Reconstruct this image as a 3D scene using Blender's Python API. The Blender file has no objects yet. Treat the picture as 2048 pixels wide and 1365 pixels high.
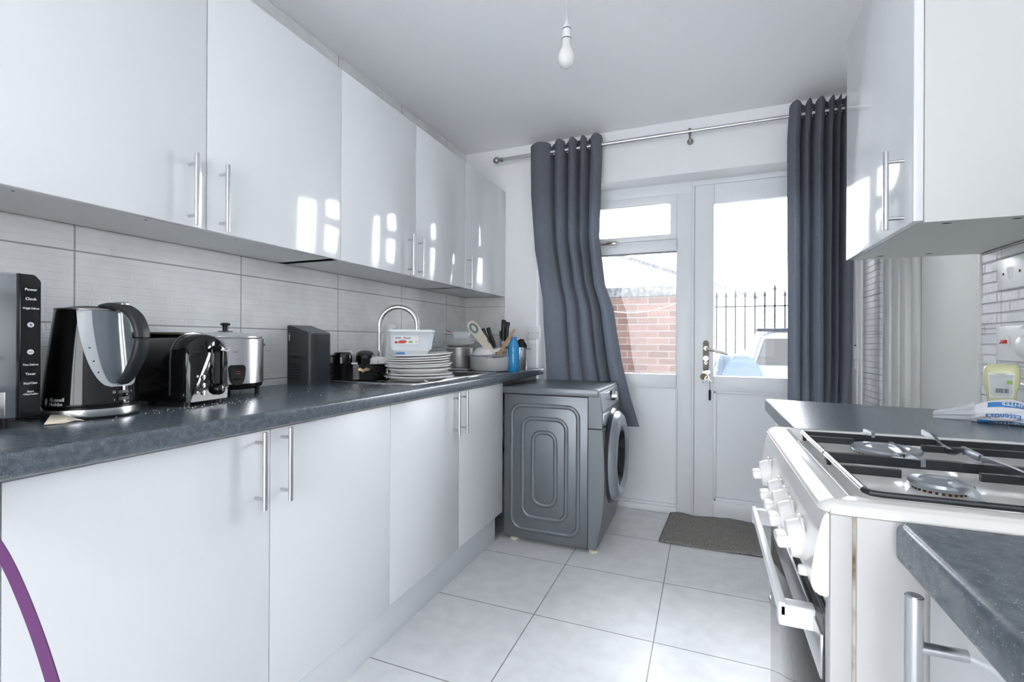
import bpy, bmesh, math, random
from mathutils import Vector, Matrix, Euler
PI = math.pi
S = bpy.context.scene
COL = S.collection
random.seed(7)

# ------------------------------------------------------------------ camera
yaw, pitch, roll, FPX, CH = -0.3859, 0.0009, 0.0049, 954.635, 1.0911
Fv = Vector((math.sin(yaw)*math.cos(pitch), math.cos(yaw)*math.cos(pitch), math.sin(pitch)))
r0 = Vector((math.cos(yaw), -math.sin(yaw), 0)); u0 = r0.cross(Fv)
Rv = r0*math.cos(roll) + u0*math.sin(roll); Uv = -r0*math.sin(roll) + u0*math.cos(roll)
cam = bpy.data.cameras.new('camera'); camo = bpy.data.objects.new('camera', cam); COL.objects.link(camo)
camo.matrix_world = Matrix(((Rv.x, Uv.x, -Fv.x, 0), (Rv.y, Uv.y, -Fv.y, 0), (Rv.z, Uv.z, -Fv.z, CH), (0, 0, 0, 1)))
cam.sensor_width = 36; cam.lens = FPX/2048*36; cam.clip_start = 0.03; cam.clip_end = 200
S.camera = camo
# ------------------------------------------------------------------ sky, exposure
SKY = 10.4
SKY_REAR = 3.4
w = bpy.data.worlds.new('overcast_sky'); S.world = w; w.use_nodes = True
wn = w.node_tree; bg = wn.nodes['Background']
tc = wn.nodes.new('ShaderNodeTexCoord'); sx = wn.nodes.new('ShaderNodeSeparateXYZ')
rp = wn.nodes.new('ShaderNodeValToRGB')
wn.links.new(tc.outputs['Generated'], sx.inputs[0]); wn.links.new(sx.outputs['Z'], rp.inputs[0])
rp.color_ramp.elements[0].position = 0.0; rp.color_ramp.elements[0].color = (0.94, 0.962, 1.0, 1)
rp.color_ramp.elements[1].position = 0.7; rp.color_ramp.elements[1].color = (0.90, 0.935, 1.0, 1)
# thin cloud lit by the sun on the garden side: brighter there than behind the house
mr = wn.nodes.new('ShaderNodeMapRange'); wn.links.new(sx.outputs['Y'], mr.inputs['Value'])
mr.inputs['From Min'].default_value = -.35; mr.inputs['From Max'].default_value = .35; mr.inputs['To Min'].default_value = SKY_REAR; mr.inputs['To Max'].default_value = SKY
wn.links.new(rp.outputs[0], bg.inputs[0]); wn.links.new(mr.outputs[0], bg.inputs[1])
S.cycles.max_bounces = 12; S.cycles.diffuse_bounces = 9; S.cycles.glossy_bounces = 4   # white rooms need many bounces
S.view_settings.view_transform = 'Standard'; S.view_settings.look = 'None'
S.view_settings.gamma = 1.0; S.view_settings.exposure = 1.12; S.view_settings.use_curve_mapping = False
sun = bpy.data.lights.new('hazy_sun', 'SUN'); sun.energy = .8; sun.angle = math.radians(12); sun.color = (1, .97, .93)
suno = bpy.data.objects.new('hazy_sun', sun); COL.objects.link(suno)
suno.rotation_euler = Vector((-0.10, -1.0, -1.15)).to_track_quat('-Z', 'Y').to_euler()   # comes in over the garden

# ------------------------------------------------------------------ materials
MATS = {}
def nodes(m): return m.node_tree.nodes, m.node_tree.links
def mat(name, col, rough=.5, metal=0., spec=.5, coat=0., trans=0., ior=1.45, emit=None, es=0, sss=0):
    m = bpy.data.materials.new(name); m.use_nodes = True; MATS[name] = m
    b = m.node_tree.nodes['Principled BSDF']
    b.inputs['Base Color'].default_value = (*col, 1); b.inputs['Roughness'].default_value = rough
    b.inputs['Metallic'].default_value = metal; b.inputs['Specular IOR Level'].default_value = spec
    b.inputs['Coat Weight'].default_value = coat; b.inputs['Coat Roughness'].default_value = .05
    b.inputs['Transmission Weight'].default_value = trans; b.inputs['IOR'].default_value = ior
    if emit: b.inputs['Emission Color'].default_value = (*emit, 1); b.inputs['Emission Strength'].default_value = es
    return m
def srgb(r, g, b):
    f = lambda c: ((c/255+.055)/1.055)**2.4 if c > 10 else c/255/12.92
    return (f(r), f(g), f(b))
def coords(m, kind='Object'):
    n, l = nodes(m); t = n.new('ShaderNodeTexCoord'); return t.outputs[kind]
def add_noise(m, scale, c1, c2, p1=.4, p2=.6, detail=3, vec=None, rough=None):
    """mottle a base colour between two tones"""
    n, l = nodes(m); b = n['Principled BSDF']
    t = n.new('ShaderNodeTexNoise'); t.inputs['Scale'].default_value = scale; t.inputs['Detail'].default_value = detail
    l.new(vec or coords(m), t.inputs['Vector'])
    r = n.new('ShaderNodeValToRGB'); r.color_ramp.elements[0].position = p1; r.color_ramp.elements[1].position = p2
    r.color_ramp.elements[0].color = (*c1, 1); r.color_ramp.elements[1].color = (*c2, 1)
    l.new(t.outputs['Fac'], r.inputs[0]); l.new(r.outputs[0], b.inputs['Base Color']); return r
def add_bump(m, scale, strength, dist=.002, detail=2, vec=None):
    n, l = nodes(m); b = n['Principled BSDF']
    t = n.new('ShaderNodeTexNoise'); t.inputs['Scale'].default_value = scale; t.inputs['Detail'].default_value = detail
    l.new(vec or coords(m), t.inputs['Vector'])
    bp = n.new('ShaderNodeBump'); bp.inputs['Strength'].default_value = strength; bp.inputs['Distance'].default_value = dist
    l.new(t.outputs['Fac'], bp.inputs['Height']); l.new(bp.outputs[0], b.inputs['Normal']); return bp

M = {}
M['wall'] = mat('white_paint', (.89, .895, .90), .85, spec=.2); add_bump(M['wall'], 9, .15, .01)
M['ceiling'] = mat('ceiling_paint', (.91, .915, .925), .9, spec=.15); add_bump(M['ceiling'], 5, .2, .01)
M['gloss'] = mat('gloss_white_door', (.77, .78, .79), .09, spec=.5); add_bump(M['gloss'], 26, .10, .0012)
M['satin'] = mat('satin_white_door', (.76, .77, .78), .32, spec=.35)
M['carcass'] = mat('cabinet_board', (.76, .77, .775), .5)
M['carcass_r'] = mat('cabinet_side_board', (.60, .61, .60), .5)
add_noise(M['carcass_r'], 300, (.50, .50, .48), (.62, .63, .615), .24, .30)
M['plinth'] = mat('plinth_board_white', (.80, .82, .84), .45)
M['steel'] = mat('brushed_steel', (.66, .66, .67), .26, metal=1.)
M['steel_d'] = mat('worn_steel', (.42, .42, .41), .32, metal=1.)
M['chrome'] = mat('chrome', (.82, .83, .85), .07, metal=1.)
M['nickel'] = mat('satin_nickel', (.40, .38, .35), .3, metal=1.)
M['brass'] = mat('antique_brass', (.42, .32, .20), .35, metal=1.)
M['bronze'] = mat('dull_bronze_plate', (.16, .15, .12), .45, metal=.3)
M['black'] = mat('gloss_black_plastic', (.006, .006, .007), .08, coat=.3)
M['black_m'] = mat('matt_black_plastic', (.012, .012, .013), .4)
M['rubber'] = mat('soft_black_grip', (.02, .022, .025), .45)
M['darkgrey'] = mat('dark_grey_plastic', (.040, .048, .053), .36)
M['white_pl'] = mat('white_plastic', (.80, .81, .81), .28)
M['white_cer'] = mat('white_china', (.82, .82, .81), .12, coat=.4)
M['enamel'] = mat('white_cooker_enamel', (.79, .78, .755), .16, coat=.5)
M['enamel_m'] = mat('shaded_cooker_side_enamel', (.50, .50, .495), .5)  # white enamel with shade put in its colour, as this side is overlit
M['knob'] = mat('cream_white_knob', (.78, .775, .755), .35)
M['upvc'] = mat('white_frame_plastic', (.82, .835, .85), .33)
M['seal'] = mat('grey_frame_seal', (.25, .27, .30), .6)
M['mach'] = mat('graphite_machine_paint', (.175, .19, .205), .34, metal=.5)
M['mach_d'] = mat('dark_machine_trim', (.045, .05, .058), .2, metal=.5)
M['mach_l'] = mat('silver_machine_fascia', (.34, .37, .41), .25, metal=.6)
M['dglass'] = mat('dark_oven_glass', (.012, .014, .015), .04, spec=.8)
M['ink'] = mat('white_print', (.72, .73, .74), .5)
M['ink_d'] = mat('dark_print', (.02, .03, .06), .5)
M['red'] = mat('red_plastic', (.55, .03, .02), .4)
M['red_print'] = mat('red_print', (.50, .06, .05), .5)
M['green'] = mat('green_print', (.25, .42, .06), .5)
M['blue_print'] = mat('blue_print', (.05, .24, .55), .45)
M['purple'] = mat('purple_webbing', (.115, .035, .125), .8)
M['purple_p'] = mat('purple_print', (.12, .01, .16), .5)
M['card'] = mat('cream_card', (.80, .70, .55), .8)
M['wood'] = mat('pale_wood', (.42, .27, .15), .6)
add_noise(M['wood'], 60, (.34, .21, .11), (.46, .30, .17))
M['beige'] = mat('cream_plastic', (.62, .57, .46), .4)
M['bluegrey'] = mat('blue_grey_plastic', (.16, .22, .25), .35)
M['hose'] = mat('grey_hose', (.10, .11, .12), .5)
M['terr'] = mat('pale_grey_enamel', (.55, .56, .55), .25, coat=.3)
M['hob_bar'] = mat('black_pan_support', (.02, .024, .028), .35, metal=.3)
M['hob_shine'] = mat('polished_support_edge', (.45, .47, .5), .18, metal=1.)
M['burner'] = mat('grey_burner_metal', (.36, .38, .41), .3, metal=.8)
M['burner_b'] = mat('cream_burner_base', (.62, .56, .48), .4); add_noise(M['burner_b'], 70, (.35, .20, .10), (.66, .62, .56), .38, .58)
M['rust'] = mat('rusty_gap', (.30, .24, .17), .8); add_noise(M['rust'], 26, (.16, .10, .05), (.50, .47, .40), .38, .58)
M['gap'] = mat('dark_joint', (.03, .032, .035), .9)
M['mirrorb'] = mat('microwave_mirror_glass', (.62, .64, .66), .10, metal=.95)
M['crumb'] = mat('bread_crumb', (.62, .55, .45), .8)
M['tissue'] = mat('kitchen_paper_white', (.82, .82, .84), .9); add_bump(M['tissue'], 160, .8, .003)

# worktop: dark slate laminate with fine pale speckle
m = M['worktop'] = mat('slate_laminate', (.04, .05, .06), .25, spec=.7)
n, l = nodes(m); b = n['Principled BSDF']; o = coords(m)
v = n.new('ShaderNodeTexVoronoi'); v.inputs['Scale'].default_value = 420; l.new(o, v.inputs['Vector'])
r1 = n.new('ShaderNodeValToRGB'); r1.color_ramp.elements[0].position = .12; r1.color_ramp.elements[1].position = .30
r1.color_ramp.elements[0].color = (1, 1, 1, 1); r1.color_ramp.elements[1].color = (0, 0, 0, 1); l.new(v.outputs['Distance'], r1.inputs[0])
t = n.new('ShaderNodeTexNoise'); t.inputs['Scale'].default_value = 90; t.inputs['Detail'].default_value = 5; l.new(o, t.inputs['Vector'])
r2 = n.new('ShaderNodeValToRGB'); r2.color_ramp.elements[0].position = .35; r2.color_ramp.elements[1].position = .7
r2.color_ramp.elements[0].color = (.072, .090, .108, 1); r2.color_ramp.elements[1].color = (.122, .146, .172, 1); l.new(t.outputs['Fac'], r2.inputs[0])
t3 = n.new('ShaderNodeTexNoise'); t3.inputs['Scale'].default_value = 140; l.new(o, t3.inputs['Vector'])
r3 = n.new('ShaderNodeValToRGB'); r3.color_ramp.elements[0].position = .52; r3.color_ramp.elements[1].position = .6; l.new(t3.outputs['Fac'], r3.inputs[0])
mu = n.new('ShaderNodeMath'); mu.operation = 'MULTIPLY'; l.new(r1.outputs[0], mu.inputs[0]); l.new(r3.outputs[0], mu.inputs[1])
mx = n.new('ShaderNodeMixRGB'); mx.inputs[2].default_value = (.34, .38, .42, 1); l.new(mu.outputs[0], mx.inputs[0]); l.new(r2.outputs[0], mx.inputs[1])
l.new(mx.outputs[0], b.inputs['Base Color'])
t4 = n.new('ShaderNodeTexNoise'); t4.inputs['Scale'].default_value = 160; l.new(o, t4.inputs['Vector'])
bp = n.new('ShaderNodeBump'); bp.inputs['Strength'].default_value = .12; bp.inputs['Distance'].default_value = .001
l.new(t4.outputs['Fac'], bp.inputs['Height']); l.new(bp.outputs[0], b.inputs['Normal'])

def brickmat(name, col, grout, bw, bh, mortar, axis, offs=(0, 0), rough=.3, relief=.22, var=.03, stack=True, strip=(.27, .0219)):
    """stack-bonded wall or floor tiles in metres; axis: which two object axes the pattern lies in"""
    m = mat(name, col, rough, spec=.4); n, l = nodes(m); b = n['Principled BSDF']; o = coords(m)
    sp = n.new('ShaderNodeSeparateXYZ'); l.new(o, sp.inputs[0]); cb = n.new('ShaderNodeCombineXYZ')
    l.new(sp.outputs[axis[0]], cb.inputs[0]); l.new(sp.outputs[axis[1]], cb.inputs[1])
    mp = n.new('ShaderNodeMapping'); mp.inputs['Location'].default_value = (-offs[0], -offs[1], 0); l.new(cb.outputs[0], mp.inputs[0])
    br = n.new('ShaderNodeTexBrick'); br.offset = 0 if stack else .5; br.squash = 1
    br.inputs['Scale'].default_value = 1; br.inputs['Brick Width'].default_value = bw; br.inputs['Row Height'].default_value = bh
    br.inputs['Mortar Size'].default_value = mortar; br.inputs['Mortar Smooth'].default_value = .1; br.inputs['Bias'].default_value = 0
    l.new(mp.outputs[0], br.inputs['Vector'])
    br.inputs['Color1'].default_value = (*col, 1); br.inputs['Color2'].default_value = (*[c*(1-var) for c in col], 1); br.inputs['Mortar'].default_value = (*grout, 1)
    t = n.new('ShaderNodeTexNoise'); t.inputs['Scale'].default_value = 14; t.inputs['Detail'].default_value = 6; l.new(o, t.inputs['Vector'])
    rr = n.new('ShaderNodeValToRGB'); rr.color_ramp.elements[0].position = .3; rr.color_ramp.elements[1].position = .65
    rr.color_ramp.elements[0].color = (.90, .90, .90, 1); rr.color_ramp.elements[1].color = (1, 1, 1, 1); l.new(t.outputs['Fac'], rr.inputs[0])
    mm = n.new('ShaderNodeMixRGB'); mm.blend_type = 'MULTIPLY'; mm.inputs[0].default_value = 1; l.new(br.outputs['Color'], mm.inputs[1]); l.new(rr.outputs[0], mm.inputs[2])
    l.new(mm.outputs[0], b.inputs['Base Color'])
    inv = n.new('ShaderNodeMath'); inv.operation = 'SUBTRACT'; inv.inputs[0].default_value = 1; l.new(br.outputs['Fac'], inv.inputs[1])
    h = inv.outputs[0]
    if relief:
        b2 = n.new('ShaderNodeTexBrick'); b2.offset = .37; b2.offset_frequency = 2; b2.squash = .6; b2.squash_frequency = 3
        b2.inputs['Scale'].default_value = 1; b2.inputs['Brick Width'].default_value = strip[0]; b2.inputs['Row Height'].default_value = strip[1]
        b2.inputs['Mortar Size'].default_value = .0032; b2.inputs['Mortar Smooth'].default_value = .9
        b2.inputs['Color1'].default_value = (0, 0, 0, 1); b2.inputs['Color2'].default_value = (1, 1, 1, 1); b2.inputs['Mortar'].default_value = (0, 0, 0, 1)
        l.new(mp.outputs[0], b2.inputs['Vector'])
        nn = n.new('ShaderNodeTexNoise'); nn.inputs['Scale'].default_value = 110; nn.inputs['Detail'].default_value = 5; l.new(o, nn.inputs['Vector'])
        a0 = n.new('ShaderNodeMath'); a0.operation = 'MULTIPLY_ADD'; l.new(b2.outputs['Fac'], a0.inputs[0]); a0.inputs[1].default_value = -.9; l.new(h, a0.inputs[2])
        a = n.new('ShaderNodeMath'); a.operation = 'MULTIPLY_ADD'; l.new(b2.outputs['Color'], a.inputs[0]); a.inputs[1].default_value = .45; l.new(a0.outputs[0], a.inputs[2])
        a2 = n.new('ShaderNodeMath'); a2.operation = 'MULTIPLY_ADD'; l.new(nn.outputs['Fac'], a2.inputs[0]); a2.inputs[1].default_value = .45; l.new(a.outputs[0], a2.inputs[2]); h = a2.outputs[0]
    bp = n.new('ShaderNodeBump'); bp.inputs['Strength'].default_value = relief if relief else .5; bp.inputs['Distance'].default_value = .006 if relief else .0015
    l.new(h, bp.inputs['Height']); l.new(bp.outputs[0], b.inputs['Normal']); return m
M['tileL'] = brickmat('slate_relief_wall_tile', (.84, .845, .845), (.36, .38, .40), .503, .197, .0022, (1, 2), (.2534, .9385), .38)
M['tileR'] = brickmat('split_face_wall_tile', (.74, .75, .76), (.42, .43, .44), .503, .197, .002, (1, 2), (.25, .9385), .38, relief=.75, strip=(.17, .03))
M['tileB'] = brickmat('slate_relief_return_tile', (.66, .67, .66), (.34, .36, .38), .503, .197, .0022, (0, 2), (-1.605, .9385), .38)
M['floor'] = brickmat('grey_white_floor_tile', (.82, .825, .83), (.27, .275, .28), .4595, .4616, .0022, (0, 1), (-.632, 1.8028), .34, relief=False, var=.02)
M['brick'] = brickmat('darkened_red_brick', (.15, .095, .08), (.17, .155, .145), .225, .075, .006, (0, 2), (0, 0), .9, relief=False, var=.35, stack=False)  # brick colour lowered to offset the strong garden sky

def glassmat():
    m = bpy.data.materials.new('window_glass'); m.use_nodes = True; n, l = nodes(m); n.clear()
    out = n.new('ShaderNodeOutputMaterial'); tr = n.new('ShaderNodeBsdfTransparent'); gl = n.new('ShaderNodeBsdfGlossy'); mx = n.new('ShaderNodeMixShader')
    fr = n.new('ShaderNodeFresnel'); fr.inputs[0].default_value = 1.4; tr.inputs[0].default_value = (.97, .97, .97, 1); gl.inputs['Roughness'].default_value = .01
    l.new(fr.outputs[0], mx.inputs[0]); l.new(tr.outputs[0], mx.inputs[1]); l.new(gl.outputs[0], mx.inputs[2]); l.new(mx.outputs[0], out.inputs[0]); return m
M['glass'] = glassmat()
def film(name, col, alpha, rough=.25):
    m = mat(name, col, rough); m.node_tree.nodes['Principled BSDF'].inputs['Alpha'].default_value = alpha; return m
M['clear_pl'] = film('translucent_plastic', (.80, .84, .88), .72, .3)
M['clear_bag'] = film('clear_bag_film', (.85, .87, .9), .45, .15)
M['soap'] = film('pale_yellow_liquid_bottle', (.72, .72, .42), .93, .2)
M['kwin'] = mat('grey_kettle_window', (.46, .48, .50), .22)
M['smoke'] = mat('smoky_grey_gloss', (.13, .15, .175), .14, coat=.4)
M['label_grey'] = mat('pale_grey_print', (.50, .53, .53), .5)
M['bluebot'] = mat('blue_bottle_plastic', (.03, .30, .62), .15, coat=.4)
M['opal'] = mat('opal_bulb_glass', (.80, .80, .78), .25)
M['sheet'] = mat('pale_blue_sheet', (.085, .115, .155), .4)
M['tin'] = mat('car_paint_silver', (.19, .21, .24), .35)

# curtain cloth: charcoal weave, lets some light through
m = M['curtain'] = bpy.data.materials.new('charcoal_curtain_cloth'); m.use_nodes = True; n, l = nodes(m); n.clear()
out = n.new('ShaderNodeOutputMaterial'); df = n.new('ShaderNodeBsdfDiffuse'); tl = n.new('ShaderNodeBsdfTranslucent'); mx = n.new('ShaderNodeMixShader'); mx.inputs[0].default_value = .07
t = n.new('ShaderNodeTexCoord'); mp = n.new('ShaderNodeMapping'); mp.inputs['Scale'].default_value = (420, 420, 260); l.new(t.outputs['Object'], mp.inputs[0])
nz = n.new('ShaderNodeTexNoise'); nz.inputs['Scale'].default_value = 1; nz.inputs['Detail'].default_value = 3; l.new(mp.outputs[0], nz.inputs['Vector'])
rr = n.new('ShaderNodeValToRGB'); rr.color_ramp.elements[0].position = .35; rr.color_ramp.elements[1].position = .7
rr.color_ramp.elements[0].color = (.13, .138, .155, 1); rr.color_ramp.elements[1].color = (.165, .173, .195, 1); l.new(nz.outputs['Fac'], rr.inputs[0])
r5 = n.new('ShaderNodeValToRGB'); r5.color_ramp.elements[0].position = .35; r5.color_ramp.elements[1].position = .7
r5.color_ramp.elements[0].color = (.10, .13, .19, 1); r5.color_ramp.elements[1].color = (.42, .52, .68, 1); l.new(nz.outputs['Fac'], r5.inputs[0])
l.new(rr.outputs[0], df.inputs[0]); l.new(r5.outputs[0], tl.inputs[0]); l.new(df.outputs[0], mx.inputs[1]); l.new(tl.outputs[0], mx.inputs[2]); l.new(mx.outputs[0], out.inputs[0])
m = M['mat'] = mat('brown_grey_loop_pile', (.15, .14, .13), 1., spec=.1)
add_noise(m, 240, (.13, .12, .11), (.40, .375, .35), .36, .64, 4); 
M['leaf'] = mat('grey_green_leaf', (.06, .08, .075), .6)
M['patio'] = mat('pale_patio_slab', (.60, .60, .58), .9); add_noise(M['patio'], 8, (.54, .54, .53), (.66, .66, .64))
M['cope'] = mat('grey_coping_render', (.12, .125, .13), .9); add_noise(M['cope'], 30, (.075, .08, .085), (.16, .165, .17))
M['render'] = mat('white_rendered_wall', (.80, .80, .80), .9)
M['iron'] = mat('painted_iron', (.02, .022, .028), .6, spec=.2)

# ------------------------------------------------------------------ builders
WM = {}
def wm(o): return WM.get(o.name, Matrix.Identity(4)) if o else Matrix.Identity(4)
def tag(o, label=None, cat=None, group=None, kind=None):
    if label: o['label'] = label
    if cat: o['category'] = cat
    if group: o['group'] = group
    if kind: o['kind'] = kind
    return o
def thing(name, label, cat, loc=(0, 0, 0), rz=0, group=None, rot=None, kind=None):
    o = bpy.data.objects.new(name, None); COL.objects.link(o); o.empty_display_size = .05
    o.location = loc; o.rotation_euler = rot or (0, 0, rz)
    WM[o.name] = Matrix.Translation(Vector(loc)) @ Euler(rot or (0, 0, rz)).to_matrix().to_4x4()
    return tag(o, label, cat, group, kind)
def dup(root, loc=None, rz=None, rot=None, label=None, group=None, scale=None):
    r = root.copy(); COL.objects.link(r)
    if loc is not None: r.location = loc
    if rz is not None: r.rotation_euler = (0, 0, rz)
    if rot is not None: r.rotation_euler = rot
    if scale is not None: r.scale = (scale,)*3
    if label: r['label'] = label
    if group: r['group'] = group
    for ch in list(root.children):
        c = ch.copy(); COL.objects.link(c); c.parent = r
        for g in list(ch.children):
            d = g.copy(); COL.objects.link(d); d.parent = c
    return r
class MB:
    def __init__(s): s.bm = bmesh.new()
    def merge(s, tb, M4=None):
        if M4 is not None: bmesh.ops.transform(tb, matrix=M4, verts=tb.verts)
        me = bpy.data.meshes.new('t'); tb.to_mesh(me); tb.free(); s.bm.from_mesh(me); bpy.data.meshes.remove(me); return s
    def box(s, x0, x1, y0, y1, z0, z1, bev=0, seg=2, M4=None):
        tb = bmesh.new(); bmesh.ops.create_cube(tb, size=1)
        for v in tb.verts: v.co = Vector(((x0+x1)/2+v.co.x*(x1-x0), (y0+y1)/2+v.co.y*(y1-y0), (z0+z1)/2+v.co.z*(z1-z0)))
        if bev: bmesh.ops.bevel(tb, geom=tb.edges[:], offset=bev, segments=seg, affect='EDGES', profile=.5)
        return s.merge(tb, M4)
    def cyl(s, p0, p1, r, r1=None, seg=24, bev=0):
        p0, p1 = Vector(p0), Vector(p1); d = p1-p0; tb = bmesh.new()
        bmesh.ops.create_cone(tb, cap_ends=True, segments=seg, radius1=r, radius2=r if r1 is None else r1, depth=d.length)
        if bev:
            es = [e for e in tb.edges if len(e.link_faces) == 2 and any(len(f.verts) > 4 for f in e.link_faces)]
            bmesh.ops.bevel(tb, geom=es, offset=bev, segments=2, affect='EDGES')
        q = Vector((0, 0, 1)).rotation_difference(d.normalized()).to_matrix().to_4x4()
        return s.merge(tb, Matrix.Translation((p0+p1)/2) @ q)
    def sph(s, c, r, sc=(1, 1, 1), seg=24, M4=None):
        tb = bmesh.new(); bmesh.ops.create_uvsphere(tb, u_segments=seg, v_segments=seg//2, radius=r)
        mm = Matrix.Translation(Vector(c)) @ (M4 or Matrix.Identity(4)) @ Matrix.Diagonal((*sc, 1))
        return s.merge(tb, mm)
    def lathe(s, prof, c=(0, 0, 0), seg=48, sx=1, sy=1, M4=None):
        tb = bmesh.new(); rings = []
        for (r, z) in prof:
            if r < 1e-6: rings.append([tb.verts.new((0, 0, z))])
            else: rings.append([tb.verts.new((r*sx*math.cos(2*PI*i/seg), r*sy*math.sin(2*PI*i/seg), z)) for i in range(seg)])
        for a, b in zip(rings, rings[1:]):
            for i in range(seg):
                j = (i+1) % seg
                f = [a[i % len(a)], a[j % len(a)], b[j % len(b)], b[i % len(b)]]
                f2 = []; [f2.append(v) for v in f if v not in f2]
                if len(f2) > 2:
                    try: tb.faces.new(f2)
                    except ValueError: pass
        bmesh.ops.recalc_face_normals(tb, faces=tb.faces)
        return s.merge(tb, Matrix.Translation(Vector(c)) @ (M4 or Matrix.Identity(4)))
    def sweep(s, pts, sec, up=(0, 0, 1), closed=False, scales=None, caps=True):
        """sec: list of (side, up) offsets"""
        tb = bmesh.new(); pts = [Vector(p) for p in pts]; N = len(pts); rings = []; up = Vector(up)
        for i, p in enumerate(pts):
            if closed: d = pts[(i+1) % N]-pts[i-1]
            else: d = pts[min(i+1, N-1)]-pts[max(i-1, 0)]
            d.normalize(); sd = d.cross(up)
            if sd.length < 1e-4: sd = d.cross(Vector((1, 0, .01)))
            sd.normalize(); u = sd.cross(d).normalized(); k = scales[i] if scales else 1
            rings.append([tb.verts.new(p+sd*a*k+u*b*k) for a, b in sec])
        K = len(sec)
        for i in range(N if closed else N-1):
            a, b = rings[i], rings[(i+1) % N]
            for j in range(K): tb.faces.new([a[j], a[(j+1) % K], b[(j+1) % K], b[j]])
        if caps and not closed: tb.faces.new(rings[0]); tb.faces.new(rings[-1][::-1])
        bmesh.ops.recalc_face_normals(tb, faces=tb.faces); return s.merge(tb)
    def tube(s, pts, r, seg=12, closed=False, scales=None, up=(0, 0, 1)):
        return s.sweep(pts, [(r*math.cos(2*PI*i/seg), r*math.sin(2*PI*i/seg)) for i in range(seg)], up=up, closed=closed, scales=scales)
    def prism(s, poly, ax, a, b, bev=0):
        """poly in the two other axes (x,y,z order), extruded along axis ax from a to b"""
        tb = bmesh.new()
        def P(u, v, t): return {0: (t, u, v), 1: (u, t, v), 2: (u, v, t)}[ax]
        A = [tb.verts.new(P(u, v, a)) for u, v in poly]; B = [tb.verts.new(P(u, v, b)) for u, v in poly]; N = len(poly)
        tb.faces.new(A); tb.faces.new(B[::-1])
        for i in range(N): tb.faces.new([A[i], B[i], B[(i+1) % N], A[(i+1) % N]])
        bmesh.ops.recalc_face_normals(tb, faces=tb.faces)
        if bev: bmesh.ops.bevel(tb, geom=tb.edges[:], offset=bev, segments=2, affect='EDGES')
        return s.merge(tb)
    def grid(s, fn, nu, nv, closed_u=False):
        tb = bmesh.new(); V = [[tb.verts.new(fn(i/(nu if closed_u else nu), j/nv)) for j in range(nv+1)] for i in range(nu if closed_u else nu+1)]
        for i in range(nu):
            i2 = (i+1) % nu if closed_u else i+1
            for j in range(nv): tb.faces.new([V[i][j], V[i2][j], V[i2][j+1], V[i][j+1]])
        return s.merge(tb)
    def xf(s, M4): bmesh.ops.transform(s.bm, matrix=M4, verts=s.bm.verts); return s
    def build(s, name, m, parent=None, world=False, ang=35, smooth=True, loc=None, rot=None, solid=0, kind=None):
        if world and parent is not None: bmesh.ops.transform(s.bm, matrix=wm(parent).inverted(), verts=s.bm.verts)
        if world and parent is None and loc is not None: bmesh.ops.translate(s.bm, vec=-Vector(loc), verts=s.bm.verts)
        a = math.radians(ang)
        for f in s.bm.faces: f.smooth = smooth
        for e in s.bm.edges:
            if len(e.link_faces) == 2 and e.calc_face_angle(0) > a: e.smooth = False
        me = bpy.data.meshes.new(name); s.bm.to_mesh(me); s.bm.free()
        me.materials.append(M[m] if isinstance(m, str) else m)
        o = bpy.data.objects.new(name, me); COL.objects.link(o)
        if parent is not None: o.parent = parent; WM[o.name] = wm(parent)
        elif loc is not None: o.location = loc
        if rot is not None: o.rotation_euler = rot
        if solid: md = o.modifiers.new('thickness', 'SOLIDIFY'); md.thickness = solid; md.offset = 0
        if kind: o['kind'] = kind
        return o
def struct(mb, name, m, **k):
    o = mb.build(name, m, **k); o['kind'] = 'structure'; return o
def arc(c, r, a0, a1, n, f):
    return [f(c[0]+r*math.cos(a0+(a1-a0)*i/n), c[1]+r*math.sin(a0+(a1-a0)*i/n)) for i in range(n+1)]
def rrect(w, h, r, n=6):
    P = []
    for cx, cy, a in ((w/2-r, h/2-r, 0), (-w/2+r, h/2-r, PI/2), (-w/2+r, -h/2+r, PI), (w/2-r, -h/2+r, 1.5*PI)):
        for i in range(n+1): P.append((cx+r*math.cos(a+PI/2*i/n), cy+r*math.sin(a+PI/2*i/n)))
    return P
def text(s, size, name, m, parent, fn, bold=False, sx=1, ext=.0004, align='CENTER'):
    """lettering as a mesh; fn maps (u,v,w) to a point"""
    cu = bpy.data.curves.new('t', 'FONT'); cu.body = s; cu.size = size; cu.align_x = align; cu.extrude = 0; cu.resolution_u = 3
    if bold: cu.offset = size*.025
    ob = bpy.data.objects.new('t', cu); COL.objects.link(ob); dg = bpy.context.evaluated_depsgraph_get()
    me = bpy.data.meshes.new_from_object(ob.evaluated_get(dg)); bpy.data.objects.remove(ob); bpy.data.curves.remove(cu)
    for v in me.vertices: v.co = Vector(fn(v.co.x*sx, v.co.y, ext))
    me.name = name; me.materials.append(M[m]); o = bpy.data.objects.new(name, me); COL.objects.link(o)
    if parent is not None: o.parent = parent
    return o
def plane_fn(o, u, v):
    o, u, v = Vector(o), Vector(u), Vector(v); w_ = u.cross(v).normalized()
    return lambda a, b, c: o+u*a+v*b+w_*c

# ------------------------------------------------------------------ room shell
XL, XR, YB, ZC = -1.605, .78, 3.05, 2.43
YF = -1.55
struct(MB().box(XL-.15, XR+.15, YF-1.4, YB+.32, -.10, 0), 'floor', 'floor')
struct(MB().box(XL-.2, XR+1.0, YF-.1, YB+.3, ZC, ZC+.12), 'ceiling', 'ceiling')
struct(MB().box(XL-.15, XL, YF-.1, YB+.3, 0, ZC), 'wall_left', 'wall')
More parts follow.
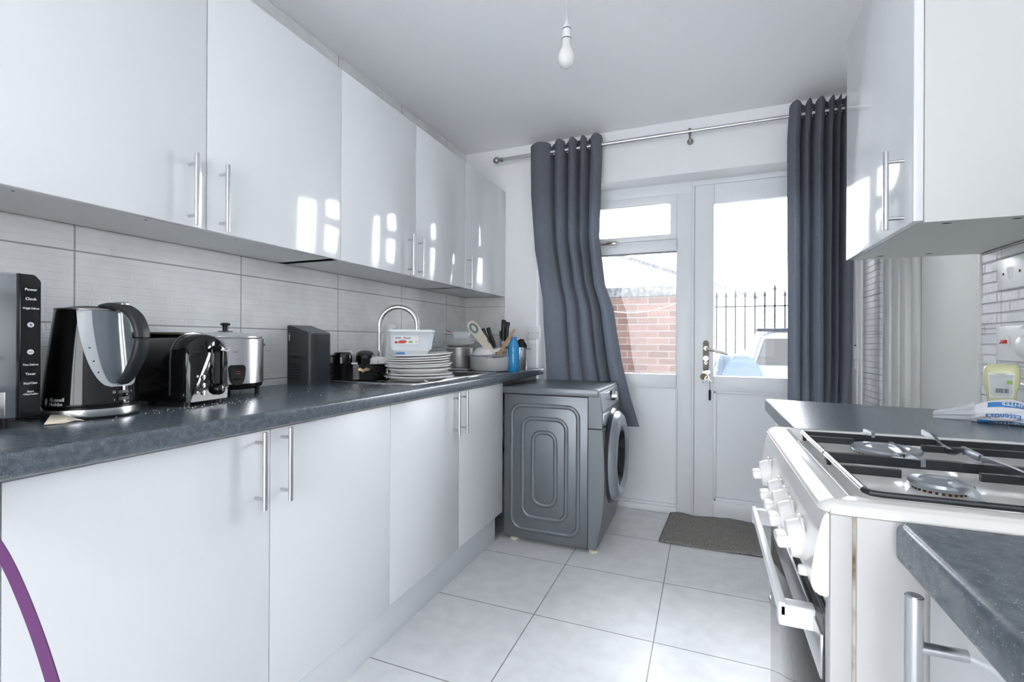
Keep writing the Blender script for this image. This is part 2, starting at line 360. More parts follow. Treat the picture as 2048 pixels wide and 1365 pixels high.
# back wall with the door and window opening
mb = MB(); OX0, OX1, OZ = -1.06, .765, 2.108
mb.box(XL, OX0, YB, YB+.28, 0, ZC); mb.box(OX1, XR+.2, YB, YB+.28, 0, ZC); mb.box(OX0, OX1, YB, YB+.28, OZ, ZC)
struct(mb, 'wall_back', 'wall')
# right wall, open where the cupboard door stands
mb = MB(); mb.box(XR, XR+.15, YF-.1, 1.868, 0, ZC); mb.box(XR, XR+.15, 2.71, YB, 0, ZC); mb.box(XR, XR+.15, 1.868, 2.71, 2.05, ZC)
mb.box(XR+.15, XR+.2, 1.8, 2.8, 0, ZC)
struct(mb, 'wall_right', 'wall')
# wall behind the photographer; its unseen glazed opening is added to let in sky light
mb = MB(); mb.box(XL-.15, XL+.25, YF-.12, YF, 0, ZC); mb.box(XR-.05, XR+.15, YF-.12, YF, 0, ZC); mb.box(XL+.25, XR-.05, YF-.12, YF, 2.12, ZC); mb.box(XL+.25, XR-.05, YF-.12, YF, 0, .12)
struct(mb, 'wall_front', 'wall')
wf = tag(bpy.data.objects.new('added_rear_window', None), kind='structure'); COL.objects.link(wf)
mb = MB()
for x in (XL+.25, -.45, XR-.09): mb.box(x, x+.04, YF-.09, YF-.03, .12, 2.12)
mb.box(XL+.25, XR-.05, YF-.09, YF-.03, .12, .16); mb.box(XL+.25, XR-.05, YF-.09, YF-.03, 2.08, 2.12); mb.build('window_frame', 'upvc', wf)
MB().box(XL+.29, XR-.09, YF-.065, YF-.06, .16, 2.08).build('pane', 'glass', wf)
# tiled splashbacks
struct(MB().box(XL, XL+.009, YF, YB, .88, 1.4), 'trim_1', 'tileL')
struct(MB().box(XL, XL+.006, YF, YB, 1.4, ZC-.003), 'trim_6', 'tileL')
struct(MB().box(XL+.009, -1.292, YB-.009, YB, .88, 1.3985), 'trim_2', 'tileB')
struct(MB().box(XR-.012, XR, YF, 1.862, .88, 1.47), 'trim_3', 'tileR')
struct(MB().box(XR-.009, XR, 2.78, YB, .0, 2.2), 'trim_4', 'tileR')
# cupboard door and its frame in the right wall
d2 = tag(bpy.data.objects.new('door_2', None), kind='structure'); COL.objects.link(d2)
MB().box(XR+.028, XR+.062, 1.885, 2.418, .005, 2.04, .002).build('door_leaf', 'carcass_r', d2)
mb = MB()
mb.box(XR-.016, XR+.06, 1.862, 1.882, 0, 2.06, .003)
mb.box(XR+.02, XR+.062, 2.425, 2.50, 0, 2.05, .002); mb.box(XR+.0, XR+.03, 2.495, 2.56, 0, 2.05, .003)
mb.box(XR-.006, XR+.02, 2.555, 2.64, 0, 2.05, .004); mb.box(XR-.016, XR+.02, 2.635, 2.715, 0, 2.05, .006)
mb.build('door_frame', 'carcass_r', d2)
MB().box(XR+.03, XR+.05, 2.418, 2.425, .0, 2.04).build('door_gap', 'gap', d2)
struct(MB().box(.738, .745, YB-.03, YB-.001, 0, ZC-.001), 'trim_5', 'white_pl')

# ------------------------------------------------------------------ back door and side window (recessed)
YW = 3.2135
win = tag(bpy.data.objects.new('window_1', None), kind='structure'); COL.objects.link(win)
mb = MB(); T0, T1 = YW-.002, YW+.06
mb.box(OX0, -.085, T0, T1, 2.034, OZ, .002)          # head
mb.box(-.177, -.085, T0, T1, .0, 2.036, .002)        # right jamb
mb.box(OX0, -.965, T0, T1, .0, 2.036, .002)         # left jamb
mb.box(-1.005, -.168, T0, T1, 1.675, 1.75, .004)    # transom
mb.box(-1.005, -.168, T0, T1, .795, .885, .004)     # mid rail
mb.box(-1.005, -.168, T0, T1, .0, .055, .004)       # sill rail
mb.box(-1.06, -.17, T0-.02, T0+.01, .0, .042, .006)
mb.build('window_frame', 'upvc', win)
MB().box(-1.005, -.168, YW+.02, YW+.05, .05, .80).build('solid_panel', 'upvc', win)
sash = MB(); sa, sb, sc, sd = -.966, -.176, 1.750, 2.036
sash.box(sa, sb, T0-.014, T1-.005, 1.985, sd, .002); sash.box(sa, sb, T0-.014, T1-.005, sc, 1.783, .002)
sash.box(-.214, sb, T0-.0135, T1-.006, 1.780, 1.988); sash.box(sa, -.93, T0-.0135, T1-.006, 1.780, 1.988)
so = sash.build('opening_sash', 'upvc', win)
MB().box(-.962, -.214, YW+.01, YW+.014, 1.782, 1.985).build('pane', 'glass', so)
MB().box(-1.005, -.168, YW+.03, YW+.034, .885, 1.675).build('pane', 'glass', win)
mb = MB(); mb.box(-1.0, -.17, T0+.003, T0+.03, 1.668, 1.6755); mb.build('dark_seal', 'seal', win)
mb = MB(); mb.box(-.66, -.54, T0-.026, T0-.014, 1.738, 1.752, .003); mb.tube([(-.575, T0-.03, 1.748), (-.60, T0-.045, 1.752), (-.64, T0-.05, 1.742), (-.68, T0-.05, 1.746)], .006)
mb.box(-.60, -.55, T0-.04, T0-.02, 1.735, 1.757, .005); mb.build('window_catch', 'nickel', win)

dr = tag(bpy.data.objects.new('door_1', None), kind='structure'); COL.objects.link(dr)
mb = MB(); mb.box(-.085, .765, T0, T1, 2.075, OZ, .004); mb.box(.70, .765, T0, T1, 0, 2.08, .004)
mb.box(-.085, -.068, T0-.004, T1, 0, 2.08, .003); mb.box(-.068, .70, T0, T1, -.001, .012); mb.build('door_frame', 'upvc', dr)
mb = MB(); D0, D1 = T0-.012, T1-.01
mb.box(-.0672, .044, D0, D1, .012, 2.07, .003); mb.box(.60, .70, D0, D1, .012, 2.07, .004)
mb.box(.044, .60, D0, D1, 1.953, 2.07, .004); mb.box(.044, .60, D0, D1, .79, .882, .004); mb.box(.044, .60, D0, D1, .012, .108, .004)
leaf = mb.build('door_leaf', 'upvc', dr)
MB().box(.044, .60, YW+.02, YW+.04, .10, .80).build('solid_panel', 'upvc', leaf)
mb = MB(); mb.box(.044, .60, D0+.012, YW+.02, .775, .792, .004); mb.box(.044, .60, D0+.012, YW+.02, .104, .13, .006); mb.box(.042, .062, D0+.012, YW+.02, .108, .79, .004); mb.build('glazing_bead', 'upvc', leaf)
MB().box(.044, .60, YW+.02, YW+.024, .882, 1.953).build('pane', 'glass', leaf)
mb = MB(); mb.box(-.0685, -.0665, D0-.001, D0+.03, .012, 2.07); mb.box(-.168+.0005, -.166, T0-.002, T0, .055, .795); mb.build('dark_seal', 'seal', dr)
MB().prism([(-.017, .925), (-.017, 1.09), (-.012, 1.100), (0, 1.104), (.012, 1.100), (.017, 1.09), (.017, .925), (.012, .915), (-.012, .915)], 1, D0-.010, D0, ).build('handle_plate', 'bronze', leaf)
mb = MB(); mb.cyl((0, D0-.008, 1.055), (0, D0-.05, 1.055), .013); mb.tube([(0, D0-.045, 1.055), (.03, D0-.05, 1.046), (.12, D0-.05, 1.022)], .0085)
mb.build('lever_handle', 'nickel', leaf)
mb = MB(); mb.cyl((0, D0-.009, .965), (0, D0-.022, .965), .011); mb.build('lock_cylinder', 'nickel', leaf)
# bunch of keys hanging from the lock
kb = thing('key_bunch', 'bunch of keys and fobs hanging from the back door lock', 'keys', (0, D0-.022, .905)); kb.scale = (1.3, 1.3, 1.3)
MB().tube([(.012*math.cos(a), -.008, .03+.016*math.sin(a)) for a in [i*PI/8 for i in range(16)]], .0014, 6, closed=True).build('key_ring', 'steel', kb)
mb = MB(); mb.box(-.004, .004, -.012, .006, .045, .08, .001); mb.cyl((0, -.014, .068), (0, -.008, .068), .012); mb.build('lock_key', 'steel', kb)
MB().cyl((-.008, -.012, -.018), (-.008, -.017, -.020), .017, bev=.001).build('round_fob', 'brass', kb)
for i, (dx, dz, rz_) in enumerate([(-.012, -.06, .15), (.008, -.055, -.1), (.020, -.06, -.35), (.004, -.05, .4)]):
    mb = MB(); mb.box(-.003, .003, -.001, .001, -.028, .012, .0005); mb.cyl((0, -.0012, .02), (0, .0012, .02), .009, seg=12); mb.box(-.0005, .005, -.001, .001, -.024, -.014)
    mb.xf(Matrix.Translation((dx*.6, -.009-.003*i, .012+dz*.55)) @ Matrix.Rotation(rz_, 4, 'Y')); mb.build('key', 'steel', kb)
mb = MB(); mb.tube([(.012, -.012, .01), (.018, -.012, -.05), (.018, -.012, -.08)], .0012, 6); mb.build('fob_chain', 'steel', kb)
MB().box(.013, .023, -.016, -.010, -.13, -.08, .003).build('bar_fob', 'iron', kb)

# ------------------------------------------------------------------ outdoors
struct(MB().box(-14, 14, YB+.32, 40, -.14, -.06), 'ground', 'patio')
gw = thing('garden_wall', 'red brick garden wall seen through the side window', 'wall', (-.6, 5.5, -.06))
MB().box(-.5, .62, 0, .22, 0, 1.67).build('brickwork', 'brick', gw)
mb = MB(); mb.box(-.5, .64, -.02, .24, 1.66, 1.77, .004); mb.build('coping', 'cope', gw)
gs = thing('garden_side_wall', 'pale rendered side wall running out from the house behind the charcoal curtain', 'wall', (-1.14, 3.5, -.06))
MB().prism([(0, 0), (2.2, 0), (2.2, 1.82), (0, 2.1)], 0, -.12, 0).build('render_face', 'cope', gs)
# white-rendered neighbour house, gable verge slanting down to the right
hs = thing('neighbour_house', 'washed-out white gabled house rising behind the brick garden wall', 'house', (-1.8, 10.5, -.1))
MB().prism([(-3.2, 0), (2.35, 0), (2.35, 2.2), (-.1, 3.12), (-3.2, 1.8)], 1, 0, 3).build('gable_wall', 'render', hs)
mb = MB(); mb.sweep([(-.15, -.05, 3.14), (2.75, -.05, 2.05)], [(-.1, -.03), (.1, -.03), (.1, .03), (-.1, .03)]); mb.build('roof_verge', 'cope', hs)
# shrub at the foot of the wall
sh = MB(); random.seed(3)
for i in range(420):
    a = random.uniform(0, 2*PI); rr_ = random.random()**.5; c = Vector((-.72+.36*rr_*math.cos(a), 5.22+.16*rr_*math.sin(a), .50+.26*random.random()*(1-.5*rr_)))
    q = Euler((random.uniform(-1, 1), random.uniform(-1, 1), random.uniform(0, 6))).to_matrix()
    tb = bmesh.new(); vs = [tb.verts.new(c+q @ Vector(p)) for p in ((-.02, 0, 0), (0, -.009, .002), (.022, 0, 0), (0, .009, .002))]; tb.faces.new(vs); sh.merge(tb)
shr = thing('low_shrub', 'low grey-green shrub at the foot of the garden wall', 'shrub', (-.72, 5.22, -.06))
sh.build('foliage', 'leaf', shr, world=True)
mb = MB()
for i in range(7): mb.tube([(-.72+.02*i, 5.22, -.06), (-.72+.08*(i-3), 5.22+.02*(i % 3-1), .68)], .008, 6)
mb.build('stems', 'wood', shr, world=True)
tag(MB().tube([(-1.13, 4.9, 1.50)]+[(-1.13+.95*i/12, 4.9, 1.50-.115*math.sin(PI*min(1, (i/12)*.92+.08))+.0*i) for i in range(1, 13)]+[(-.05, 4.9, 1.52), (.12, 4.9, 1.60)], .0026, 6).build('washing_line', 'white_pl', loc=(0, 0, 0)), 'slack white washing line drooping in front of the brick wall', 'washing line')
# railings
rl = thing('spiked_railing', 'iron railing with pointed bars beyond the door glass', 'railing', (.7, 8.2, -.06))
for i in range(15):
    mb = MB(); x = -.68+.135*i; hh = 1.95 if i % 7 in (0,) else 1.86
    mb.box(x-.012, x+.012, -.012, .012, 0, hh); mb.cyl((x, 0, hh), (x, 0, hh+.10), .028, .002, 8); mb.build('pointed_bar', 'iron', rl)
MB().box(-.75, 1.3, -.012, .012, 1.70, 1.72).build('rail', 'iron', rl); MB().box(-.75, 1.3, -.012, .012, .25, .28).build('rail', 'iron', rl)
# parked car
cr = thing('parked_car', 'pale silver parked car beyond the glass of the back door', 'car', (1.35, 6.45, -.06))
mb = MB(); mb.prism([(-.95, .25), (-.98, .75), (-.86, .86), (-.74, 1.25), (-.60, 1.30), (.75, 1.30), (.9, 1.2), (1.0, .8), (1.0, .25)], 1, 0, 1.55, .03); mb.build('body', 'tin', cr)
MB().prism([(-.80, .88), (-.70, 1.20), (.80, 1.20), (.86, .88)], 1, -.012, .03, .01).build('window', 'dglass', cr)
MB().box(-.78, .8, -.02, .2, 1.285, 1.325, .01).build('roof_rail', 'iron', cr)
for x in (-.62, .62): MB().cyl((x, -.02, .3), (x, .16, .3), .3, bev=.02).build('wheel', 'black_m', cr)
# plastic-covered things on the patio
def drape(u, v):
    a = u*2*PI; r = .12+.42*v**1.6; r *= 1+.09*math.sin(7*a)+.05*math.sin(13*a+1)
    return Vector((r*math.cos(a), .6*r*math.sin(a), 1.02*(1-v)+.0))
tag(MB().grid(drape, 48, 14, True).build('plastic_sheeting', 'sheet', loc=(.24, 6.0, -.06), solid=.006), 'pale plastic sheeting draped to a peak on the patio', 'plastic sheet')
ch = thing('round_backed_chair', 'pale blue round-backed garden chair outside the back door', 'chair', (.30, 4.7, -.06))
mb = MB(); P = [(.19*math.cos(a), .70+.34*math.sin(a)) for a in [i*PI/16 for i in range(17)]]; mb.prism(P+[(-.19, .42), (.19, .42)], 1, 0, .02, .005); mb.build('backrest', 'sheet', ch)
MB().box(-.22, .22, -.42, .02, .40, .43, .01).build('seat', 'sheet', ch)
for x in (-.19, .19):
    for y in (-.38, 0): MB().cyl((x, y, 0), (x, y, .41), .016, seg=10).build('leg', 'iron', ch)

# ------------------------------------------------------------------ handles and cabinets
def bar_handle(parent, p, axis, length, out, rad=.006, posts=.72, stand=.032):
    """bar centred on p, which lies on the door face; out = unit vector away from the door"""
    p, ax, out = Vector(p), Vector(axis), Vector(out); c = p+out*stand; mb = MB()
    mb.cyl(c-ax*length/2, c+ax*length/2, rad, seg=20, bev=.001)
    for s_ in (-1, 1): mb.cyl(p+ax*s_*length/2*posts, c+ax*s_*length/2*posts, rad*.72, seg=14)
    return mb.build('handle', 'steel', parent, world=True)
XU = -1.291; ZU, ZD = 1.3985, 2.127
def wall_cab(label, y0, y1, splits, handles):
    t = thing('wall_cabinet', label, 'wall cabinet', (XL, y0, ZU), group='white gloss wall cabinets')
    mb = MB(); x0 = XL+.0095; x1 = XU-.020
    mb.box(x0, x1, y0+.001, y1-.001, ZU+.004, ZU+.022); mb.box(x0, x1, y0+.001, y1-.001, ZD-.02, ZD-.002)
    mb.box(x0, x1, y0+.001, y0+.019, ZU+.004, ZD-.002); mb.box(x0, x1, y1-.019, y1-.001, ZU+.004, ZD-.002)
    mb.box(x0, x0+.006, y0+.001, y1-.001, ZU+.004, ZD-.002); mb.build('body', 'carcass', t, world=True)
    for k in range(4):
        yy = y0+(y1-y0)*(.12+.25*k); MB().cyl((XU-.06, yy, ZU+.0035), (XU-.06, yy, ZU+.0045), .003, seg=8).build('screw_hole', 'gap', t, world=True)
    for (a, b), hy in zip(splits, handles):
        d = MB().box(XU-.018, XU, a+.0015, b-.0015, ZU, ZD, .0012).build('door', 'gloss', t, world=True)
        bar_handle(d, (XU, hy, 1.494), (0, 0, 1), .192, (1, 0, 0))
    return t
wall_cab('long white gloss wall cabinet nearest the camera, above the kettle and microwave', .41, 1.4395, [(.41, .911), (.911, 1.4395)], [.862, .951])
wall_cab('middle white gloss wall cabinet above the knife block and sink drainer', 1.4395, 2.4522, [(1.4395, 1.9473), (1.9473, 2.4522)], [1.881, 1.966])
wall_cab('single-door white gloss wall cabinet in the corner by the curtain', 2.4522, 3.049, [(2.4522, 3.047)], [2.481])
# a neighbour to the left, outside the frame but for its edge
wall_cab('white gloss wall cabinet at the extreme left edge, beside the microwave', -.59, .41, [(-.59, -.09), (-.09, .41)], [-.14, -.04])
XB = -1.035
def base_cab(label, y0, y1, splits, handles):
    t = thing('base_cabinet', label, 'base cabinet', (XL, y0, 0), group='white base cabinets under the long worktop')
    mb = MB(); x0 = XL+.02; x1 = XB-.020
    mb.box(x0, x1, y0+.001, y1-.001, .15, .168); mb.box(x0, x1, y0+.001, y0+.019, .15, .868); mb.box(x0, x1, y1-.019, y1-.001, .15, .868)
    mb.box(x0, x0+.006, y0+.001, y1-.001, .15, .868); mb.box(x1-.06, x1+.010, y0+.001, y1-.001, .848, .8715); mb.build('body', 'carcass', t, world=True)
    for (a, b), hy in zip(splits, handles):
        d = MB().box(XB-.018, XB, a+.0015, b-.0015, .152, .862, .0012).build('door', 'satin', t, world=True)
        bar_handle(d, (XB, hy, .768), (0, 0, 1), .192, (1, 0, 0))
    return t
base_cab('two-door white base cabinet below the kettle and toaster', .3975, 1.4062, [(.3975, .9028), (.9028, 1.4062)], [.860, .938])
base_cab('two-door white base cabinet below the sink, next to the washing machine', 1.4062, 2.4188, [(1.4062, 1.9178), (1.9178, 2.4188)], [1.860, 1.934])
base_cab('white base cabinet at the left edge, mostly out of view', -.6, .3975, [(-.6, -.1), (-.1, .3975)], [-.15, -.05])
tag(MB().box(-1.085, -1.067, -.6, 2.392, .0, .148, .001).build('plinth_board', 'plinth', loc=(-1.075, .9, 0), world=True), 'long white plinth board under the left base cabinets', 'plinth')
ZW = .913
def worktop(label, polys, front, loc):
    """polys: plan outlines of the board, cut round the sink; front edge rolled over"""
    mb = MB()
    for poly in polys:
        tb = bmesh.new(); A = [tb.verts.new((x, y, .872)) for x, y in poly]; B = [tb.verts.new((x, y, ZW)) for x, y in poly]; N = len(poly)
        tb.faces.new(A[::-1]); tb.faces.new(B)
        for i in range(N): tb.faces.new([A[i], A[(i+1) % N], B[(i+1) % N], B[i]])
        es = [e for e in tb.edges if abs(e.verts[0].co.z-e.verts[1].co.z) < 1e-5 and abs(e.verts[0].co.x-front) < 1e-3 and abs(e.verts[1].co.x-front) < 1e-3]
        if es: bmesh.ops.bevel(tb, geom=es, offset=.009, segments=5, affect='EDGES', profile=.5)
        bmesh.ops.recalc_face_normals(tb, faces=tb.faces); mb.merge(tb)
    return tag(mb.build('worktop', 'worktop', world=True, loc=loc), label, 'worktop')
worktop('long dark slate worktop along the left wall, carrying kettle and sink', [[(XL+.0095, -.6), (-1.003, -.6), (-1.003, 2.088), (XL+.0095, 2.088)], [(XL+.0095, 2.402), (-1.003, 2.402), (-1.003, YB-.011), (XL+.0095, YB-.011)], [(-1.128, 2.088), (-1.003, 2.088), (-1.003, 2.402), (-1.128, 2.402)], [(XL+.0095, 2.088), (-1.502, 2.088), (-1.502, 2.402), (XL+.0095, 2.402)]], -1.003, (-1.3, 1.2, .872))
worktop('dark slate worktop between the cooker and the cupboard door, with a bread bag', [[(.174, 1.118), (XR-.0125, 1.118), (XR-.0125, 1.60), (.174, 1.704)]], .174, (.48, 1.4, .872))
worktop('dark slate worktop corner in the near right foreground', [[(.1765, -.6), (XR-.0125, -.6), (XR-.0125, .585), (.1765, .585)]], .1765, (.48, 0, .872))
# (right-hand units)
t = thing('drawer_cabinet', 'white drawer unit below the worktop beyond the cooker', 'base cabinet', (XR, 1.12, 0))
MB().box(.222, XR-.013, 1.122, 1.69, .15, .870).build('body', 'carcass', t, world=True)
for z0, z1, hz in ((.70, .862, .79), (.152, .697, .40)):
    d = MB().box(.2025, .2205, 1.123, 1.688, z0, z1, .0012).build('drawer', 'satin', t, world=True)
    bar_handle(d, (.2025, 1.37, hz), (0, 1, 0), .192, (-1, 0, 0), stand=.036)
t = thing('base_cabinet', 'white base cabinet with a tall bar handle in the near right foreground', 'base cabinet', (XR, .0, 0))
MB().box(.222, XR-.013, -.02, .575, .15, .870).build('body', 'carcass', t, world=True)
d = MB().box(.2025, .2205, -.018, .583, .152, .862, .0012).build('door', 'satin', t, world=True)
bar_handle(d, (.2025, .510, .76), (0, 0, 1), .23, (-1, 0, 0), rad=.0068, stand=.036, posts=.62)
tag(MB().box(.25, .27, -.6, .59, 0, .148).build('plinth_board', 'plinth', loc=(.26, 0, 0), world=True), 'short white plinth board below the near right cabinet', 'plinth')
tag(MB().box(.25, .27, 1.12, 1.69, 0, .148).build('plinth_board', 'plinth', loc=(.26, 1.4, 0), world=True), 'short white plinth board below the drawer unit beyond the cooker', 'plinth')
# right wall cabinet
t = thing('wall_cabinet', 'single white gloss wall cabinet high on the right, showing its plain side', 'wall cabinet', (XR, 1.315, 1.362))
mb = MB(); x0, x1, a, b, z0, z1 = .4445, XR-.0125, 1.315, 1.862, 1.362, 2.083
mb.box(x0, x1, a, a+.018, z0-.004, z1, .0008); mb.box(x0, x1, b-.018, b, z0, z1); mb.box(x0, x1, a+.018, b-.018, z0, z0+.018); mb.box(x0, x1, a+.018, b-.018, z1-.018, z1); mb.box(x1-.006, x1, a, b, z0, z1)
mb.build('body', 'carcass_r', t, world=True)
d = MB().box(.4250, .4430, a, b, z0, z1, .0015).build('door', 'gloss', t, world=True)
bar_handle(d, (.4250, 1.372, 1.450), (0, 0, 1), .185, (-1, 0, 0), stand=.034)
for x, y in ((.50, 1.36), (.62, 1.36), (.50, 1.80), (.62, 1.80)): MB().sph((x, y, z0-.0006), .006, (1.6, .6, .12), 10).build('hinge_slot', 'gap', t, world=True)

# ------------------------------------------------------------------ washing machine
wmx0, wmx1, wmy0, wmy1, wz0, wz1 = -1.03, -.507, 2.425, 2.985, .022, .845
t = thing('washing_machine', 'graphite grey front-loading washing machine at the end of the cabinets', 'washing machine', (-.76, 2.7, 0))
mb = MB(); mb.box(wmx0, wmx1-.055, wmy0+.002, wmy1, wz0, wz1-.042, .003); mb.build('body', 'mach', t, world=True)
def emb(u, v):
    x = wmx0+.004+(wmx1-.06-wmx0-.008)*u; z = wz0+.004+(wz1-.046-wz0-.008)*v
    W_, H_ = wmx1-.06-wmx0, wz1-.046-wz0; px, pz = (u-.5)*W_, (v-.5)*H_; h = 0
    for (ww, hh, rr_) in ((W_-.085, H_-.10, .06), (W_-.215, H_-.24, .055), (W_-.335, H_-.385, .05)):
        qx, qz = abs(px)-(ww/2-rr_), abs(pz)-(hh/2-rr_)
        sd = math.hypot(max(qx, 0), max(qz, 0))+min(max(qx, qz), 0)-rr_
        h += math.exp(-((sd+.0)/.0125)**4)
    return Vector((x, wmy0+.001+.006-.012*h, z))
side = MB().grid(emb, 110, 170).build('embossed_side_panel', 'mach', t, world=True, ang=180)
MB().box(wmx0-.008, wmx1-.0, wmy0-.006, wmy1, wz1-.038, wz1, .005).build('lid', 'mach', t, world=True)
# front: fascia with slanted control strip, lower shell
mb = MB(); mb.prism([(wmx1-.052, wz1-.20), (wmx1+.02, wz1-.20), (wmx1+.018, wz1-.13), (wmx1+.002, wz1-.005), (wmx1-.052, wz1-.005)], 1, wmy0, wmy1, .002); mb.build('fascia', 'mach', t, world=True)
mb = MB(); P = []
for k in range(9): P.append((wmx1+.020+.014*math.sin(PI*k/8)-.03*(1-k/8)**3, wz0+(wz1-.205-wz0)*k/8))
mb.prism([(wmx1-.052, wz0)]+P+[(wmx1-.052, wz1-.205)], 1, wmy0, wmy1, .002); mb.build('front_shell', 'mach', t, world=True)
cp = MB().prism([(wmx1+.0055, wz1-.018), (wmx1+.0205, wz1-.112), (wmx1+.018, wz1-.112), (wmx1+.002, wz1-.018)], 1, wmy0+.02, wmy1-.02, .001).build('control_panel', 'mach_l', t, world=True)
mb = MB(); cz_ = wz1-.062; mb.cyl((wmx1+.008, 2.735, cz_), (wmx1+.042, 2.735, cz_+.004), .028, .024, bev=.003); mb.build('programme_knob', 'chrome', cp, world=True)
mb = MB(); mb.cyl((wmx1+.006, 2.735, cz_), (wmx1+.016, 2.735, cz_), .034, seg=32); mb.build('knob_collar', 'black_m', cp, world=True)
MB().box(wmx1+.010, wmx1+.0235, wmy0+.03, wmy0+.19, wz1-.19, wz1-.13, .003).build('detergent_drawer', 'mach_l', t, world=True)
text('digital inverter', .014, 'panel_lettering', 'ink', cp, lambda a, b, c: wm(t).inverted() @ Vector((wmx1+.0153+c, wmy0+.12+a, wz1-.075+b)))
c = Vector((wmx1+.03, 2.715, .455)); R90 = Matrix.Rotation(PI/2, 4, 'Y')
d = MB().lathe([(.165, .035), (.178, .048), (.20, .052), (.225, .044), (.245, .022), (.25, 0), (.25, -.02), (.16, -.02), (.155, .01), (.165, .035)], c, 64, M4=R90).build('door', 'mach_l', t, world=True)
MB().lathe([(.215, -.012), (.262, -.012), (.266, -.004), (.258, .010), (.25, .012)], c, 64, M4=R90).build('door_seal_ring', 'mach_d', d, world=True)
MB().lathe([(0, -.05), (.10, -.045), (.15, -.015), (.166, .032), (.158, .036), (.14, .0), (.09, -.03), (0, -.035)], c, 48, M4=R90).build('door_glass', 'dglass', d, world=True)
for (x, y) in ((wmx0+.05, wmy0+.04), (wmx1-.03, wmy0+.035), (wmx0+.05, wmy1-.04), (wmx1-.03, wmy1-.04)):
    MB().lathe([(0, 0), (.022, 0), (.024, .006), (.018, .012), (.010, .014), (.010, .024), (0, .024)], (x, y, 0), 24).build('foot', 'card', t, world=True)
mb = MB()
for z in (.10, .22, .40, .60, .74): mb.sph((wmx0+.003, wmy0+.012, z), .004, seg=8)
mb.build('screw_head', 'chrome', t, world=True)
mb = MB(); mb.box(wmx0-.005, wmx0+.004, wmy0+.02, wmy1, .03, .80); mb.build('back_plate', 'black_m', t, world=True)
tag(MB().tube([(-1.08, 2.72, .62), (-1.12, 2.62, .5), (-1.13, 2.56, .30), (-1.10, 2.53, .16), (-1.16, 2.52, .06), (-1.26, 2.6, .03), (-1.45, 2.8, .03)], .018, 12).build('drain_hose', 'hose', loc=(0, 0, 0)), 'grey corrugated drain hose behind the washing machine', 'hose')
tag(MB().tube([(-1.06, 2.55, .70), (-1.09, 2.52, .62), (-1.10, 2.60, .50), (-1.15, 2.7, .2), (-1.3, 2.8, .012)], .007, 8).build('water_hose', 'white_pl', loc=(0, 0, 0)), 'thin pale water hose in the gap beside the washing machine', 'hose')

# ------------------------------------------------------------------ gas cooker
CX0, CX1, CY0, CY1 = .120, .766, .597, 1.103
t = thing('gas_cooker', 'white freestanding gas cooker with four burners on the right', 'cooker', (.45, .855, 0))
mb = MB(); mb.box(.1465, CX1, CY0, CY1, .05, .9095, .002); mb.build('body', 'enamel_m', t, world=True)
MB().box(.123, .1435, CY0, CY0+.022, .06, .9095, .0025).build('front_stile', 'enamel_m', t, world=True)
MB().box(.1428, .1472, CY0+.003, CY0+.012, .06, .909).build('side_seam', 'rust', t, world=True)
MB().box(.123, CX1, CY0+.002, CY0+.006, .9085, .9130).build('rust_line', 'rust', t, world=True)
PP = [(.1225, .911), (.1185, .909), (.1155, .900), (.1125, .886), (.1090, .866), (.1065, .848), (.1055, .836), (.107, .827), (.111, .822), (.117, .820), (.1225, .820)]
MB().prism(PP, 1, CY0, CY1, .0015).build('control_panel', 'enamel', t, world=True)
def hobz(d):
    T = [(0, .9118), (.003, .9165), (.008, .9198), (.016, .9222), (.032, .9230), (.038, .9205), (.050, .909), (.060, .9068), (1, .9066)]
    for (a, za), (b, zb) in zip(T, T[1:]):
        if d <= b: f = (d-a)/(b-a); f = f*f*(3-2*f) if b < .9 else 0; return za+(zb-za)*f
    return .9066
hx0, hx1, hy0, hy1 = .114, CX1, CY0-.002, CY1+.002; rc_ = .022
def hobf(u, v):
    w1, w2 = hx1-hx0, hy1-hy0
    def sp(t_, L_):   # dense near both edges
        e = .075/L_
        return t_/.35*e if t_ < .35 else (1-(1-t_)/.35*e if t_ > .65 else e+(t_-.35)/.3*(1-2*e))
    x = (sp(u, w1)-.5)*w1; y = (sp(v, w2)-.5)*w2
    qx, qy = abs(x)-(w1/2-rc_), abs(y)-(w2/2-rc_)
    if qx > 0 and qy > 0:
        L_ = math.hypot(qx, qy)
        if L_ > rc_: x = math.copysign(w1/2-rc_+qx/L_*rc_, x); y = math.copysign(w2/2-rc_+qy/L_*rc_, y); L_ = rc_
        d = rc_-L_
    else: d = min(w1/2-abs(x), w2/2-abs(y))
    return Vector(((hx0+hx1)/2+x, (hy0+hy1)/2+y, hobz(max(0, d))))
mb = MB(); mb.grid(hobf, 110, 100)
mb.prism([((hx0+hx1)/2+a, (hy0+hy1)/2+b) for a, b in rrect(hx1-hx0-.0004, hy1-hy0-.0004, rc_)], 2, .9105, .9125)
hob = mb.build('hob_top', 'enamel', t, world=True, ang=50)
for (x, y, r) in ((.268, .935, .044), (.264, .733, .030), (.565, .935, .030), (.565, .735, .044)):
    bb = MB().lathe([(0, .905), (r*1.0, .905), (r*.88, .912), (r*.85, .9175), (0, .9175)], (x, y, 0), 40).build('burner', 'burner_b', t, world=True)
    MB().lathe([(0, .9235), (r*.62, .9235), (r*.68, .9255), (r*1.02, .9245), (r*1.06, .921), (r*1.0, .9165), (0, .916)], (x, y, 0), 48).build('burner_cap', 'burner', bb, world=True)
    mb = MB()
    for k in range(28): a = 2*PI*k/28; mb.box(-.0014, .0014, -.001, .001, -.0015, .0015, M4=Matrix.Translation((x+r*.86*math.cos(a), y+r*.86*math.sin(a), .9145)) @ Matrix.Rotation(a+PI/2, 4, 'Z'))
    mb.build('flame_port', 'gap', bb, world=True)
